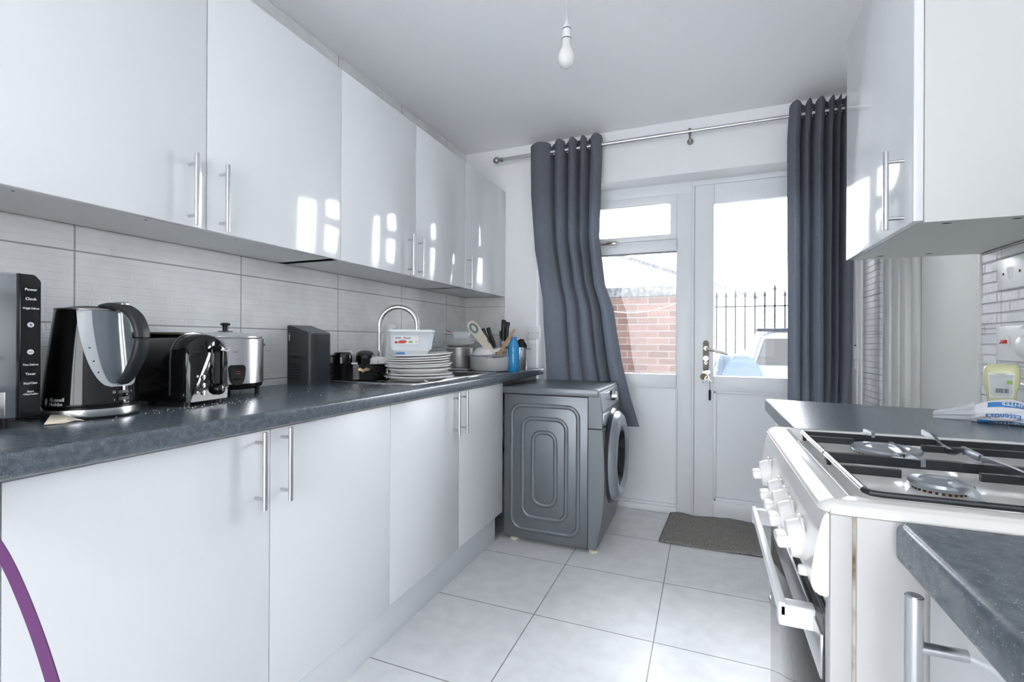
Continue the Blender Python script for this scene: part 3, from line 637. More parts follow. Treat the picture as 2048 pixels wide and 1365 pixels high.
def strip(p0, p1, hh, ww): return MB().sweep([p0, p1], [(-ww, -hh/2), (ww, -hh/2), (ww, hh/2), (-ww, hh/2)])
def support(y0, y1, yl, yr, z=.928, near=False):
    x0, x1 = .165, .735; sp_ = MB()
    for yy in (y0, y1):
        if near and yy == y0: sp_.tube([(x0, yy+.012, z-.002), (x0+.004, yy+.003, z-.002), (x0+.014, yy, z-.002), (x1, yy, z-.002)], .0034, 10)
        else: sp_.sweep([(x0, yy, z-.005), (x1, yy, z-.005)], [(-.0022, -.0065), (.0022, -.0065), (.0022, .0065), (-.0022, .0065)])
    sp_.sweep([(x1, y0, z-.003), (x1, y1, z-.003)], [(-.002, -.004), (.002, -.004), (.002, .004), (-.002, .004)])
    for (xx, yy) in ((x0+.003, y1-.004), (x1, y0), (x1, y1)): sp_.cyl((xx, yy, .9075), (xx, yy, z-.004), .003, seg=8)
    p = sp_.build('pan_support', 'hob_bar', t, world=True)
    MB().tube([(x0, y0+(.012 if near else 0), z-.001), (x0, y1, z-.001)], .0036, 12).build('side_rail', 'hob_shine', p, world=True)
    for (a, b, yy) in ((x0, x0+.064, yl), (.315, .445, yr), (x1-.064, x1, yl)): strip((a, yy, z-.002), (b, yy, z-.002), .010, .0032).build('flat_finger', 'hob_bar', p, world=True)
    return p
p1_ = support(.634, .829, .745, .765, near=True); p2_ = support(.835, 1.013, .955, .940)
FS = [(-.0026, -.0045), (.0026, -.0045), (.0026, .0045), (-.0026, .0045)]
for cx in (.262, .565):
    for pts_, p in (([(cx, .634, .926), (cx, .650, .933), (cx, .700, .934)], p1_), ([(cx, .829, .930), (cx, .815, .935), (cx, .775, .935)], p1_), ([(cx, .835, .930), (cx, .850, .935), (cx, .893, .936)], p2_), ([(cx, 1.022, .934), (cx, 1.005, .936), (cx, .975, .936)], p2_)):
        MB().sweep(pts_, FS).build('support_finger', 'hob_shine', p, world=True)
MB().sweep([(.345, 1.022, .940), (.345, .985, .938), (.345, .960, .929), (.345, .925, .926), (.345, .905, .929), (.345, .885, .938), (.345, .836, .936)], FS).build('centre_bar', 'hob_shine', p2_, world=True)
MB().sweep([(.345, .829, .936), (.345, .76, .937), (.345, .70, .936), (.345, .636, .930)], FS).build('centre_bar', 'hob_shine', p1_, world=True)
KZ, KX = .8535, .1115
for yk in (.985, .852, .797, .744, .672):
    kb_ = MB(); kb_.lathe([(0, -.004), (.0235, -.004), (.0235, .006), (.021, .020), (.0195, .0215), (0, .0215)], (0, 0, 0), 40)
    kb_.box(-.0075, .0075, -.019, .019, .018, .038, .004, 3)
    kb_.xf(Matrix.Translation((KX, yk, KZ)) @ Matrix.Rotation(-PI/2-.15, 4, 'Y') @ Matrix.Rotation(.12, 4, 'Z') @ Matrix.Diagonal((1, 1, .82, 1))); kb_.build('control_knob', 'knob', t, world=True)
    MB().lathe([(0, 0), (.029, 0), (.029, .0016), (.0255, .0024), (0, .0024)], (0, 0, 0), 40).xf(Matrix.Translation((KX+.0, yk, KZ)) @ Matrix.Rotation(-PI/2-.15, 4, 'Y')).build('knob_bezel', 'enamel', t, world=True)
MB().cyl((.109, .630, .832), (.099, .630, .832), .006, seg=16, bev=.001).build('ignition_button', 'knob', t, world=True)
od = MB().box(.126, .146, CY0+.012, CY1-.012, .155, .812, .004).build('oven_door', 'enamel', t, world=True)
MB().box(.1225, .127, CY0+.02, CY1-.02, .165, .80, .001).build('door_glass', 'dglass', od, world=True)
MB().box(.120, .1235, CY0+.028, CY1-.04, .715, .765, .001).build('steel_strip', 'steel', od, world=True)
mb = MB(); mb.box(.0835, .0925, .665, 1.035, .757, .774, .002); mb.box(.084, .124, .665, .685, .745, .772, .003); mb.box(.084, .124, 1.015, 1.035, .745, .772, .003)
mb.build('door_handle', 'white_pl', od, world=True)
MB().box(.128, .148, CY0+.012, CY1-.012, .045, .150, .003).build('plinth_flap', 'enamel', t, world=True)
for (x, y) in ((.2, .64), (.2, 1.07), (.72, .64), (.72, 1.07)): MB().cyl((x, y, 0), (x, y, .05), .018, seg=16).build('foot', 'black_m', t, world=True)

# ------------------------------------------------------------------ curtain pole and curtains
ZR, YR = 2.322, 2.965
t = thing('curtain_pole', 'brushed steel curtain pole with a ball end over the back door', 'curtain pole', (-.3, YR, ZR))
mb = MB(); mb.cyl((-1.285, YR, ZR), (-.20, YR, ZR), .0125); mb.build('pole', 'steel', t, world=True)
mb = MB(); mb.cyl((-.24, YR, ZR), (.73, YR, ZR-.002), .0105); mb.build('pole_extension', 'steel', t, world=True)
mb = MB(); mb.lathe([(0, -.024), (.010, -.022), (.0235, -.004), (.024, .004), (.020, .015), (.012, .023), (.008, .026), (.008, .031), (.015, .036), (.015, .048), (0, .048)], (0, 0, 0), 32)
mb.xf(Matrix.Translation((-1.325, YR, ZR)) @ Matrix.Rotation(PI/2, 4, 'Y')); mb.build('ball_finial', 'nickel', t, world=True)
for bx in (-.092, -1.0, .69):
    mb = MB(); mb.lathe([(.0125, -.008), (.018, -.008), (.018, .008), (.0125, .008)], (0, 0, 0), 24, M4=Matrix.Translation((bx, YR, ZR)) @ Matrix.Rotation(PI/2, 4, 'Y'))
    mb.cyl((bx, YR, ZR-.012), (bx, YR, ZR-.048), .006, bev=.001); mb.cyl((bx, YR, ZR-.03), (bx, YB-.001, ZR-.03), .006); mb.cyl((bx, YB-.008, ZR-.03), (bx, YB-.0005, ZR-.03), .018); mb.build('bracket', 'nickel', t, world=True)
def lerp(tab, z):
    for (z0, a), (z1, b) in zip(tab, tab[1:]):
        if z <= z0 and z >= z1: return a+(b-a)*(z0-z)/(z0-z1)
    return tab[0][1] if z > tab[0][0] else tab[-1][1]
def curtain(label, L, R, ztop, zbot, knots, amp, yoff, seed):
    """knots: fold positions in 0..1 where the cloth crosses the pole, alternating front and back"""
    def ph(u):
        for i in range(len(knots)-1):
            if u <= knots[i+1]: return i+(u-knots[i])/(knots[i+1]-knots[i])
        return len(knots)-1
    rnd = random.Random(seed); ja = [rnd.uniform(.55, 1.15) for _ in range(40)]; jb = [rnd.uniform(-.5, .5) for _ in range(40)]
    def fn(u, v):
        z = ztop+(zbot-ztop)*v; p = ph(u); i = int(p); xl, xr = lerp(L, z), lerp(R, z)
        k = min(1, max(0, (2.25-z)/1.2)); uu = u+k*.012*math.sin(p*1.3+jb[i % 40]*2+v*2)
        A = amp*(1-k+k*ja[i % 40]) ; sn = math.sin(PI*p); y = lerp(yoff, z)-A*math.copysign(abs(sn)**.55, sn)*(1 if z > 1.0 else max(.35, (z-.5)/.5))
        y += .006*math.sin(9*v+7*u)*k
        fold = .10*amp*math.sin(2*PI*p)*(1-.4*k)
        zz = z+(.022*abs(sn)**.35-.012)*max(0, 1-v*14)*(1 if i % 2 == 0 else 1.8)
        return Vector((xl+(xr-xl)*uu+fold, y, zz))
    t = thing('curtain', label, 'curtain', (lerp(L, zbot)*.5+lerp(R, zbot)*.5, YR, ZR))
    n_u = (len(knots)-1)*20
    MB().grid(fn, n_u, 90).build('cloth', 'curtain', t, world=True, ang=180)
    for q in range(1, len(knots)-1):
        u = knots[q]; x = fn(u, (ztop-ZR)/(ztop-zbot)).x; mb = MB()
        mb.lathe([(.0145, -.004), (.021, -.004), (.0215, 0), (.021, .004), (.0145, .004), (.0145, -.004)], (0, 0, 0), 24); sgn = -1 if q % 2 else 1
        mb.xf(Matrix.Translation((x, YR, ZR)) @ Matrix.Rotation(sgn*.9, 4, 'Z') @ Matrix.Rotation(PI/2, 4, 'Y')); mb.build('eyelet', 'chrome', t, world=True)
    return t
curtain('charcoal eyelet curtain left of the window, swept over the washing machine',
        [(2.4, -1.078), (2.05, -1.075), (1.7, -1.05), (1.365, -.995), (.85, -.985), (.5, -.96)],
        [(2.4, -.60), (2.2, -.605), (1.75, -.62), (1.45, -.585), (1.3, -.535), (.97, -.49), (.75, -.44), (.567, -.385)], 2.375, .567,
        [0, .30, .35, .50, .54, .66, .70, .80, .84, 1.0], .042, [(2.4, YR), (2.2, YR), (1.2, 2.985), (.9, 3.015), (.5, 3.035)], 4)
curtain('charcoal eyelet curtain right of the back door, hanging straight',
        [(2.4, .415), (2.2, .405), (.5, .412)], [(2.4, .715), (2.2, .708), (.5, .702)], 2.377, .45,
        [0, .20, .25, .36, .40, .56, .61, .70, .74, .80, .84, 1.0], .044, [(2.4, YR), (.5, YR)], 9)

# ------------------------------------------------------------------ bare pendant bulb
px_, py_ = -.466, 1.65
t = thing('pendant_lamp', 'bare opal bulb hanging in its white lampholder from the ceiling', 'light bulb', (px_, py_, ZC))
MB().lathe([(0, 0), (.045, 0), (.043, -.012), (.02, -.026), (0, -.026)], (0, 0, 0), 32).build('ceiling_rose', 'white_pl', t)
MB().tube([(0, 0, -.02), (.001, 0, -.1), (0, 0, -.20)], .0028, 8).build('cord', 'white_pl', t)
mb = MB(); z = -.190; mb.lathe([(0, z), (.005, z), (.007, z-.012), (.013, z-.02), (.0145, z-.032), (.0148, z-.058), (.0162, z-.059), (.0165, z-.074), (0, z-.074)], (0, 0, 0), 32); lh = mb.build('lampholder', 'white_pl', t)
MB().lathe([(.0146, z-.0315), (.0152, z-.0315), (.0152, z-.034), (.0146, z-.034)], (0, 0, 0), 32).build('dark_ring', 'gap', lh)
MB().lathe([(.0160, z-.0665), (.0172, z-.0665), (.0172, z-.070), (.0160, z-.070)], (0, 0, 0), 32).build('scorched_ring', 'bronze', lh)
mb = MB(); z = -.262; mb.lathe([(.0145, z+.012), (.0152, z-.002), (.0158, z-.018), (.020, z-.030), (.0265, z-.043), (.030, z-.058), (.0295, z-.072), (.024, z-.086), (.013, z-.095), (0, z-.098)], (0, 0, 0), 40); mb.build('bulb', 'opal', t)

# ------------------------------------------------------------------ doormat
def matf(u, v):
    x = -.235+.53*u; y = 2.715+(.485)*v; y -= .012*math.sin(u*7)*(v > .9)+.004*math.sin(u*5)
    x += .03*v*(1-u)
    return Vector((x, y, .006+.0025*math.sin(u*9+v*3)+(.010*max(0, v-.85)/.15*max(0, math.sin(u*11)))))
tag(MB().grid(matf, 40, 24).build('doormat', 'mat', world=True, loc=(0.03, 2.95, 0), solid=.007), 'brown-grey loop pile doormat in front of the back door', 'doormat')

# ------------------------------------------------------------------ microwave
t = thing('microwave', 'silver-fronted microwave with black control panel at the far left of the worktop', 'microwave', (-1.42, .31, ZW))
x0, x1, y0, y1, z0, z1 = -1.575, -1.285, .075, .545, .935, 1.222
MB().box(x0, x1, y0, y1-.004, z0, z1, .006).build('body', 'black_m', t, world=True)
dd = MB().box(x1, x1+.020, y0, .510, z0, z1, .004).build('door', 'mirrorb', t, world=True)
MB().box(x1+.005, x1+.022, .507, .5115, z0, z1, .001).build('door_edge', 'black', dd, world=True)
MB().box(x1+.018, x1+.0212, y0+.02, .49, z0+.003, z0+.052, .001).build('silver_band', 'steel', dd, world=True)
cp = MB().prism([(.512, z0), (y1-.004, z0), (y1, z0+.006), (y1, z1-.012), (y1-.010, z1), (.512, z1)], 0, x1, x1+.018, .0015).build('control_panel', 'black', t, world=True)
wi = wm(t).inverted()
def mwt(s_, z, size, sx=1): 
    return text(s_, size, 'panel_lettering', 'ink', cp, lambda a, b, c: wi @ Vector((x1+.0185+c, .5285+a, z+b)), bold=True, sx=sx)
mwt('Power', 1.1890, .0072); mwt('Clock', 1.1700, .0072); mwt('Weight Defrost', 1.1515, .0056, .72)
mwt('Time Defrost', 1.0375, .0056, .80); mwt('Timer', 1.0185, .0066); mwt('Stop/Clear', 1.0000, .0062, .82); mwt('Start', .9835, .0052); mwt('+30Sec/Confirm', .9780, .0050, .72)
for zz, sg in ((1.1200, '+'), (1.0650, '-')):
    MB().cyl((x1+.0175, .5285, zz), (x1+.0188, .5285, zz), .0052, seg=28).build('round_button', 'ink', cp, world=True)
    mb = MB(); mb.box(x1+.0188, x1+.0192, .5257, .5313, zz-.0006, zz+.0006)
    if sg == '+': mb.box(x1+.0188, x1+.0192, .5279, .5291, zz-.0028, zz+.0028)
    mb.build('button_symbol', 'ink_d', cp, world=True)
for (x, y) in ((x1-.03, .50), (x1-.03, .12), (x0+.04, .50), (x0+.04, .12)): MB().cyl((x, y, ZW), (x, y, z0+.002), .012, seg=14).build('foot', 'black_m', t, world=True)

# ------------------------------------------------------------------ kettle
KC = Vector((-1.335, .668, ZW)); ka = math.radians(12)
bs = thing('kettle_stand', 'round steel-rimmed power base under the black kettle', 'kettle base', tuple(KC))
MB().lathe([(0, 0), (.084, 0), (.0875, .004), (.0875, .007)], (0, 0, 0), 64).build('base_disc', 'black_m', bs)
MB().lathe([(.086, .0065), (.0885, .0065), (.0895, .010), (.0885, .0225), (.085, .024), (0, .024)], (0, 0, 0), 64).build('steel_rim', 'steel', bs)
kt = thing('kettle', 'tall gloss black jug kettle with grey water window standing by the microwave', 'kettle', (KC.x, KC.y, KC.z+.0245), ka)
# rings of the jug: half-length along the handle axis, half-width, centre shift
KP = [(0.000, .0845, .0845, 0), (.004, .0875, .0875, 0), (.012, .0868, .0872, 0), (.05, .0835, .0845, .000), (.10, .0785, .080, .000), (.15, .0735, .0745, .000), (.19, .0700, .0695, .000), (.215, .069, .066, -.000), (.222, .067, .064, -.000)]
def kring(z):
    for a, b in zip(KP, KP[1:]):
        if z <= b[0]: f = (z-a[0])/(b[0]-a[0]) if b[0] > a[0] else 0; return [a[k]+(b[k]-a[k])*f for k in (1, 2, 3)]
    return KP[-1][1:]
def kpt(a, z, off=0):
    rx, ry, sh_ = kring(z); ca, sa = math.cos(a), math.sin(a)
    spout = .020*max(0, -ca)**10*max(0, (z-.12)/.1) if z > .12 else 0
    return Vector((sh_+(rx+spout+off)*ca, (ry+off)*sa, z))
mb = MB(); NZ = 40
mb.grid(lambda u, v: kpt(u*2*PI, .222*v), 96, NZ, True)
mb.build('jug', 'black', kt, ang=60)
mb = MB(); mb.lathe([(0, 0), (.0845, 0)], (0, 0, 0), 64); mb.build('jug_bottom', 'black_m', kt)
MB().grid(lambda u, v: kpt(u*2*PI, .222)*Vector((1-v, 1-v, 0)).x*Vector((1, 1, 0)) if False else Vector((kpt(u*2*PI, .222).x*(1-v), kpt(u*2*PI, .222).y*(1-v), .222+.010*math.sin(v*PI/2)-.003*(v > .8))), 64, 8, True).build('lid', 'darkgrey', kt, ang=60)
mb = MB(); mb.grid(lambda u, v: kpt(u*2*PI, .2195+.004*v, .0008), 96, 2, True); mb.build('rim_line', 'nickel', kt, solid=.0012)
# grey window: a broad U on the handle side
def kwin(u, v):     # v 0 bottom .. 1 top ; u -1..1
    return None
def band(a0, a1, z0, z1, n, off, name, m):
    """strip between two edges a0(z) and a1(z)"""
    return MB().grid(lambda u, v: kpt(a0(z0+(z1-z0)*v)+(a1(z0+(z1-z0)*v)-a0(z0+(z1-z0)*v))*u, z0+(z1-z0)*v, off), 16, n).build(name, m, kt, ang=60)
ha = 0.0
outer = lambda z: .28+.84*min(1, max(0, (z-.046)/.174))**.5
inner = lambda z: .24+.48*min(1, max(0, (z-.053)/.167))**.5
band(lambda z: -outer(z), lambda z: outer(z), .046, .219, 40, .0008, 'water_window', 'kwin')
band(lambda z: -inner(z), lambda z: inner(z), .053, .2195, 40, .0022, 'handle_backing', 'smoke')
for z in (.08, .105, .135): MB().sph(kpt(-(outer(z)+inner(z))/2, z, .0012), .0018, seg=8).build('level_mark', 'black_m', kt)
# handle: broad strap leaving the lid edge, out and back down to the jug
HP = [(.030, 0, .228), (.055, 0, .231), (.088, 0, .227), (.117, 0, .210), (.134, 0, .180), (.137, 0, .148), (.128, 0, .115), (.112, 0, .086), (.098, 0, .066), (.085, 0, .056)]
def cr(P, n=6):
    out = []
    P = [Vector(p) for p in P]
    for i in range(len(P)-1):
        a, b, c, d = P[max(i-1, 0)], P[i], P[i+1], P[min(i+2, len(P)-1)]
        for k in range(n):
            t_ = k/n; out.append(.5*((2*b)+(c-a)*t_+(2*a-5*b+4*c-d)*t_*t_+(3*b-a-3*c+d)*t_**3))
    out.append(P[-1]); return out
hp = cr(HP); sec = [(.0145*math.copysign(abs(math.cos(2*PI*i/20))**.7, math.cos(2*PI*i/20)), .0085*math.copysign(abs(math.sin(2*PI*i/20))**.8, math.sin(2*PI*i/20))) for i in range(20)]
hd = MB().sweep(hp, sec, up=(0, 1, 0) if False else (.001, 0, 1), scales=[.9+.25*math.sin(PI*i/len(hp)) for i in range(len(hp))]).build('handle', 'rubber', kt, ang=50)
MB().box(.070, .094, -.010, .010, .231, .240, .003).build('lid_button', 'nickel', hd)
# brand lettering and switch panel, wrapped on the jug
def kwrap(a_c, z_c):
    def f(a, b, c):
        z = z_c+b; rx = kring(z)[0]; p = kpt(a_c+a/rx, z, c+.0006); return p
    return f
LA = -1.40
text('Russell', .0112, 'brand_lettering', 'ink', kt, kwrap(LA, .0180), bold=True); text('Hobbs', .0112, 'brand_lettering', 'ink', kt, kwrap(LA-.030, .0085), bold=True)
MB().grid(lambda u, v: kpt(LA-.31+.0042*math.sin(u*2*PI)/.085*v, .0165+.0085*math.cos(u*2*PI)*v, .0009), 24, 3, True).build('brand_emblem', 'ink', kt)
MB().grid(lambda u, v: kpt(.02+.30*(u-.5), .014+.022*v, .0012), 14, 4).build('switch_plate', 'black_m', kt)
mb = MB(); pp = kpt(.02, .026, .004); mb.sph(pp, .010, (.35, 1, .45)); mb.build('switch_lever', 'black', kt)
text('O', .008, 'switch_lettering', 'ink', kt, kwrap(-.22, .031)); text('I', .008, 'switch_lettering', 'ink', kt, kwrap(-.22, .013)); text('O', .006, 'switch_lettering', 'ink', kt, kwrap(.26, .031))
tag(MB().tube([(-1.40, .60, .918), (-1.42, .56, .920), (-1.46, .56, .93), (-1.50, .59, .96), (-1.56, .60, 1.0)], .003, 8).build('power_cable', 'black_m', loc=(0, 0, 0)), 'black power cable looping behind the kettle', 'cable')
tag(MB().tube([(-1.35, .578, .917), (-1.36, .57, .917), (-1.42, .57, .917), (-1.48, .60, .917), (-1.55, .62, .95)], .003, 8).build('power_cable', 'black_m', loc=(0, 0, 0)), 'black power cable lying between microwave and kettle', 'cable')
# torn card scrap
tb = bmesh.new(); P = [(0, 0, 0), (.030, .003, .000), (.030, .032, .012), (.006, .028, .016), (.046, .010, .003), (.060, .016, .001), (.048, .022, .005)]
V = [tb.verts.new(p) for p in P]; tb.faces.new([V[0], V[1], V[2], V[3]]); tb.faces.new([V[1], V[4], V[6], V[2]]); tb.faces.new([V[4], V[5], V[6]])
mb = MB(); mb.merge(tb); tag(mb.build('card_scrap', 'card', loc=(-1.262, .548, ZW+.002), rot=(0, 0, 1.0), solid=.0012, ang=5), 'torn cream card scrap lying in front of the kettle', 'paper')

# ------------------------------------------------------------------ toaster
t = thing('toaster', 'gloss black two-slice toaster between the kettle and the rice cooker', 'toaster', (-1.415, .885, ZW), math.radians(10))
def tprof(hw, h, n=10):   # arched cross-section in y-z
    P = [(-hw*.98, .012), (-hw, .03), (-hw, h*.55)]
    for i in range(n+1): a = PI-PI*i/n; P.append((hw*math.cos(a)*(1.0), h*.62+(h*.38)*math.sin(a)**.75))
    P += [(hw, h*.55), (hw, .03), (hw*.98, .012)]; return P
def tsec(x):
    """length -.14 .. .14 ; ends swell slightly"""
    return 1.0
tb = bmesh.new(); rings = []
for x, k, kh in ((-.140, .90, .93), (-.134, .97, .98), (-.12, 1, 1), (.085, 1, 1), (.105, 1, 1), (.128, .985, .99), (.139, .95, .965), (.145, .88, .92)):
    rings.append([tb.verts.new((x, y*k, .012+(z-.012)*kh)) for y, z in tprof(.070, .196)])
for a, b in zip(rings, rings[1:]):
    for i in range(len(a)-1): tb.faces.new([a[i], a[i+1], b[i+1], b[i]])
    tb.faces.new([a[-1], a[0], b[0], b[-1]])
tb.faces.new(rings[0]); tb.faces.new(rings[-1][::-1]); bmesh.ops.recalc_face_normals(tb, faces=tb.faces)
mb = MB(); mb.merge(tb); body = mb.build('body', 'black', t, ang=45)
mb = MB()
for yy in (-.026, .026): mb.box(-.10, .085, yy-.012, yy+.012, .1925, .199, .002)
mb.build('bread_slot', 'bronze', t)
MB().sweep([(.088, y*1.004, z*1.004) for y, z in tprof(.070, .196)[1:-1]], [(-.002, -.001), (.002, -.001), (.002, .0016), (-.002, .0016)], up=(1, 0, 0)).build('trim_line', 'nickel', t)
MB().box(.138, .1475, .014, .034, .050, .150, .003).build('lever_slot', 'gap', t)
mb = MB(); mb.box(.143, .149, .004, .012, .045, .155, .003); mb.box(.143, .150, .036, .044, .045, .155, .003); mb.build('slot_cheek', 'black', t)
mb = MB(); mb.prism([(.008, .150), (.038, .146), (.050, .156), (.030, .151), (.012, .162)], 0, .143, .172, .002); mb.build('lever', 'black', t)
mb = MB(); mb.lathe([(0, 0), (.016, 0), (.0165, .008), (.013, .017), (.008, .02), (0, .02)], (0, 0, 0), 32).xf(Matrix.Translation((.144, .024, .040)) @ Matrix.Rotation(PI/2, 4, 'Y')); mb.build('browning_knob', 'black', t)
for k, z in enumerate((.076, .054, .033)):
    MB().lathe([(0, 0), (.0062, 0), (.006, .004), (0, .0055)], (0, 0, 0), 20).xf(Matrix.Translation((.1435, -.022, z)) @ Matrix.Rotation(PI/2, 4, 'Y')).build('push_button', 'chrome' if k < 3 else 'black', t)
    MB().sph((.1452, -.040, z+.004), .0035, (.2, 1, 1), 12).build('button_symbol', 'ink', t)
tf = lambda oy, oz: (lambda a, b, c: Vector((.1415+c+.002, oy+a, oz+b)))
text('Russell', .0062, 'brand_lettering', 'ink', t, tf(.058, .0415), bold=True); text('Hobbs', .0062, 'brand_lettering', 'ink', t, tf(.057, .0335), bold=True)
MB().sph((.1435, .043, .040), .005, (.15, .45, 1), 12).build('brand_emblem', 'ink', t)
for (x, y) in ((-.11, -.052), (-.11, .052), (.12, -.052), (.12, .052)): MB().cyl((x, y, 0), (x, y, .014), .010, seg=12).build('foot', 'black_m', t)

# ------------------------------------------------------------------ rice cooker
t = thing('rice_cooker', 'round steel rice cooker with glass lid behind the toaster', 'rice cooker', (-1.476, 1.108, ZW), .0); t.scale = (1, 1, 1.08)
MB().lathe([(0, .018), (.098, .018), (.108, .024), (.112, .034), (0, .034)], (0, 0, 0), 64).build('black_base', 'black', t)
MB().lathe([(.108, .034), (.113, .036), (.113, .168), (.109, .172), (.104, .172), (.104, .04), (.108, .034)], (0, 0, 0), 96).build('body', 'steel', t)
MB().lathe([(0, .190), (.03, .1895), (.06, .186), (.09, .179), (.104, .172), (.104, .170), (0, .176)], (0, 0, 0), 64).build('lid', 'clear_pl', t)
MB().lathe([(.1045, .1715), (.109, .1725), (.109, .176), (.104, .177), (.101, .1735)], (0, 0, 0), 64).build('lid_rim', 'steel', t)
MB().lathe([(0, .190), (.022, .190), (.0225, .192), (.008, .194), (.0085, .208), (.0145, .210), (.015, .215), (.012, .2175), (0, .2175)], (0, 0, 0), 32).build('lid_knob', 'black', t)
for s_ in (1, -1):
    mb = MB(); mb.tube(cr([(.0, .108*s_, .150), (.012*s_, .126*s_, .150), (.0, .134*s_, .150)], 4) if False else [(.022, .110*s_, .150), (.020, .128*s_, .150), (0, .134*s_, .150), (-.020, .128*s_, .150), (-.022, .110*s_, .150)], .007, 12); mb.build('side_handle', 'darkgrey', t)
q = Matrix.Rotation(-.36, 4, 'Z')
mb = MB(); P = [(-.021, .092), (.021, .092), (.0245, .086), (.0225, .056), (.018, .040), (.009, .034), (-.009, .034), (-.018, .040), (-.0225, .056), (-.0245, .086)]
mb.prism(P, 0, .106, .122, .003); mb.xf(q); sp_ = mb.build('switch_panel', 'black', t)
mb = MB(); mb.box(.122, .128, -.010, .010, .048, .055, .002); mb.xf(q); mb.build('switch_lever', 'black_m', sp_)
mb = MB(); mb.box(.1218, .1228, -.006, .008, .066, .0685); mb.box(.1218, .1228, -.004, .006, .073, .075); mb.xf(q); mb.build('status_print', 'red_print', sp_)
for a in (-.7, .75, 2.4, 3.9): MB().cyl((.095*math.cos(a), .095*math.sin(a), 0), (.095*math.cos(a), .095*math.sin(a), .026), .008, seg=12).build('foot', 'black_m', t)
text('R H', .006, 'body_lettering', 'ink_d', t, lambda a, b, c: q @ Vector((math.sqrt(.1134**2-(a-.004)**2)+c, a-.004, .128+b)))

# ------------------------------------------------------------------ knife block (slanted dark box)
t = thing('knife_block', 'dark grey slanted knife block with empty slots and vents against the tiles', 'knife block', (-1.522, 1.533, ZW), math.radians(0))
# plan: flat back at the wall, rounded nose toward the room
KB = [(-.072, -.062), (.022, -.062)] + [(.022+.030*math.sin(a), -.032-.030*math.cos(a)) for a in (.4, .8, 1.2, PI/2)] + [(.052, .034)] + [(.022+.030*math.cos(a), .034+.030*math.sin(a)) for a in (.4, .8, 1.2, PI/2)] + [(-.072, .064)]
tb = bmesh.new(); zt = lambda x: .242-.036*(x+.072)/.124
A = [tb.verts.new((x, y, 0)) for x, y in KB]; B = [tb.verts.new((x, y, zt(x))) for x, y in KB]
tb.faces.new(A[::-1]); tb.faces.new(B); N = len(KB)
for i in range(N): tb.faces.new([A[i], A[(i+1) % N], B[(i+1) % N], B[i]])
bmesh.ops.bevel(tb, geom=[e for e in tb.edges if e.verts[0] in B and e.verts[1] in B], offset=.003, segments=2, affect='EDGES')
mb = MB(); mb.merge(tb); body = mb.build('block', 'darkgrey', t, ang=30)
mb = MB()
for k in range(5):
    xx = -.062+.023*k; zz = zt(xx+.008)
    mb.box(-.0085, .0085, -.050, .050, -.003, .0006, M4=Matrix.Translation((xx+.008, 0, zz+.0006)) @ Matrix.Rotation(math.atan(.036/.124), 4, 'Y'))
mb.build('knife_slot', 'seal', t)
mb = MB()
for k in range(6): mb.box(-.064, -.006, -.0645, -.0615, .020+.0115*k, .025+.0115*k)
mb.build('vent_slot', 'gap', body)
mb = MB()
for xx in (-.056, -.031, -.006): mb.box(xx-.009, xx+.009, -.0645, -.0615, .108, .112)
mb.box(-.040, -.022, -.0645, -.0612, .106, .114); mb.build('upper_slot', 'gap', body)
MB().box(-.071, .030, -.0632, -.0610, .098, .124, .001).build('raised_band', 'darkgrey', body)
mb = MB(); mb.box(-.066, -.055, -.0640, -.0615, .196, .199); mb.box(-.0625, -.0595, -.0640, -.0615, .176, .199); mb.box(-.063, -.058, -.0640, -.0615, .203, .206); mb.build('maker_mark', 'ink', body)

# ------------------------------------------------------------------ sink, tap
t = thing('kitchen_sink', 'stainless steel inset sink and drainer under the stacked dishes', 'sink', (-1.3, 2.0, ZW))
x0, x1, y0, y1 = -1.545, -1.082, 1.610, 2.440; bx0, bx1, by0, by1 = -1.50, -1.13, 2.09, 2.40
mb = MB(); z0_, z1_ = ZW-.001, ZW+.0035
mb.box(x0, x1, y0, by0, z0_, z1_, .0015); mb.box(x0, x1, by1, y1, z0_, z1_, .0015); mb.box(x0, bx0, by0-.005, by1+.005, z0_, z1_, .0015); mb.box(bx1, x1, by0-.005, by1+.005, z0_, z1_, .0015)
mb.tube([(x0+.004, y0+.004, z1_), (x1-.004, y0+.004, z1_), (x1-.004, y1-.004, z1_), (x0+.004, y1-.004, z1_)], .003, 8, closed=True)
for k in range(7): mb.tube([(-1.48+.058*k, 1.68, z1_), (-1.48+.058*k, 2.05, z1_)], .0025, 6)
mb.build('drainer', 'steel', t, world=True)
mb = MB(); zf = ZW-.15
mb.box(bx0, bx1, by0, by1, zf-.001, zf); mb.box(bx0, bx0+.002, by0, by1, zf, z1_-.001); mb.box(bx1-.002, bx1, by0, by1, zf, z1_-.001); mb.box(bx0, bx1, by0, by0+.002, zf, z1_-.001); mb.box(bx0, bx1, by1-.002, by1, zf, z1_-.001)
mb.build('basin', 'steel_d', t, world=True)
t = thing('kitchen_tap', 'chrome swan-neck kitchen tap rising behind the plastic food box', 'tap', (-1.515, 1.965, ZW))
tp = Vector((-1.515, 1.965, 0)); dv = Vector((.86, .51, 0)).normalized(); R_ = .092
pts = [tp+Vector((0, 0, ZW+.03)), tp+Vector((0, 0, 1.05)), tp+Vector((0, 0, 1.170))]
for i in range(1, 17): a = PI-PI*1.02*i/16; pts.append(tp+dv*(R_+R_*math.cos(a))+Vector((0, 0, 1.170+R_*math.sin(a))))
pts.append(pts[-1]+Vector((.001, 0, -.03)))
MB().tube(pts, .0125, 20, up=(dv.y, -dv.x, 0)).build('spout', 'chrome', t, world=True)
MB().lathe([(0, 0), (.028, 0), (.028, .006), (.022, .012), (.021, .055), (.014, .062), (0, .062)], (0, 0, 0), 32).build('tap_body', 'chrome', t)
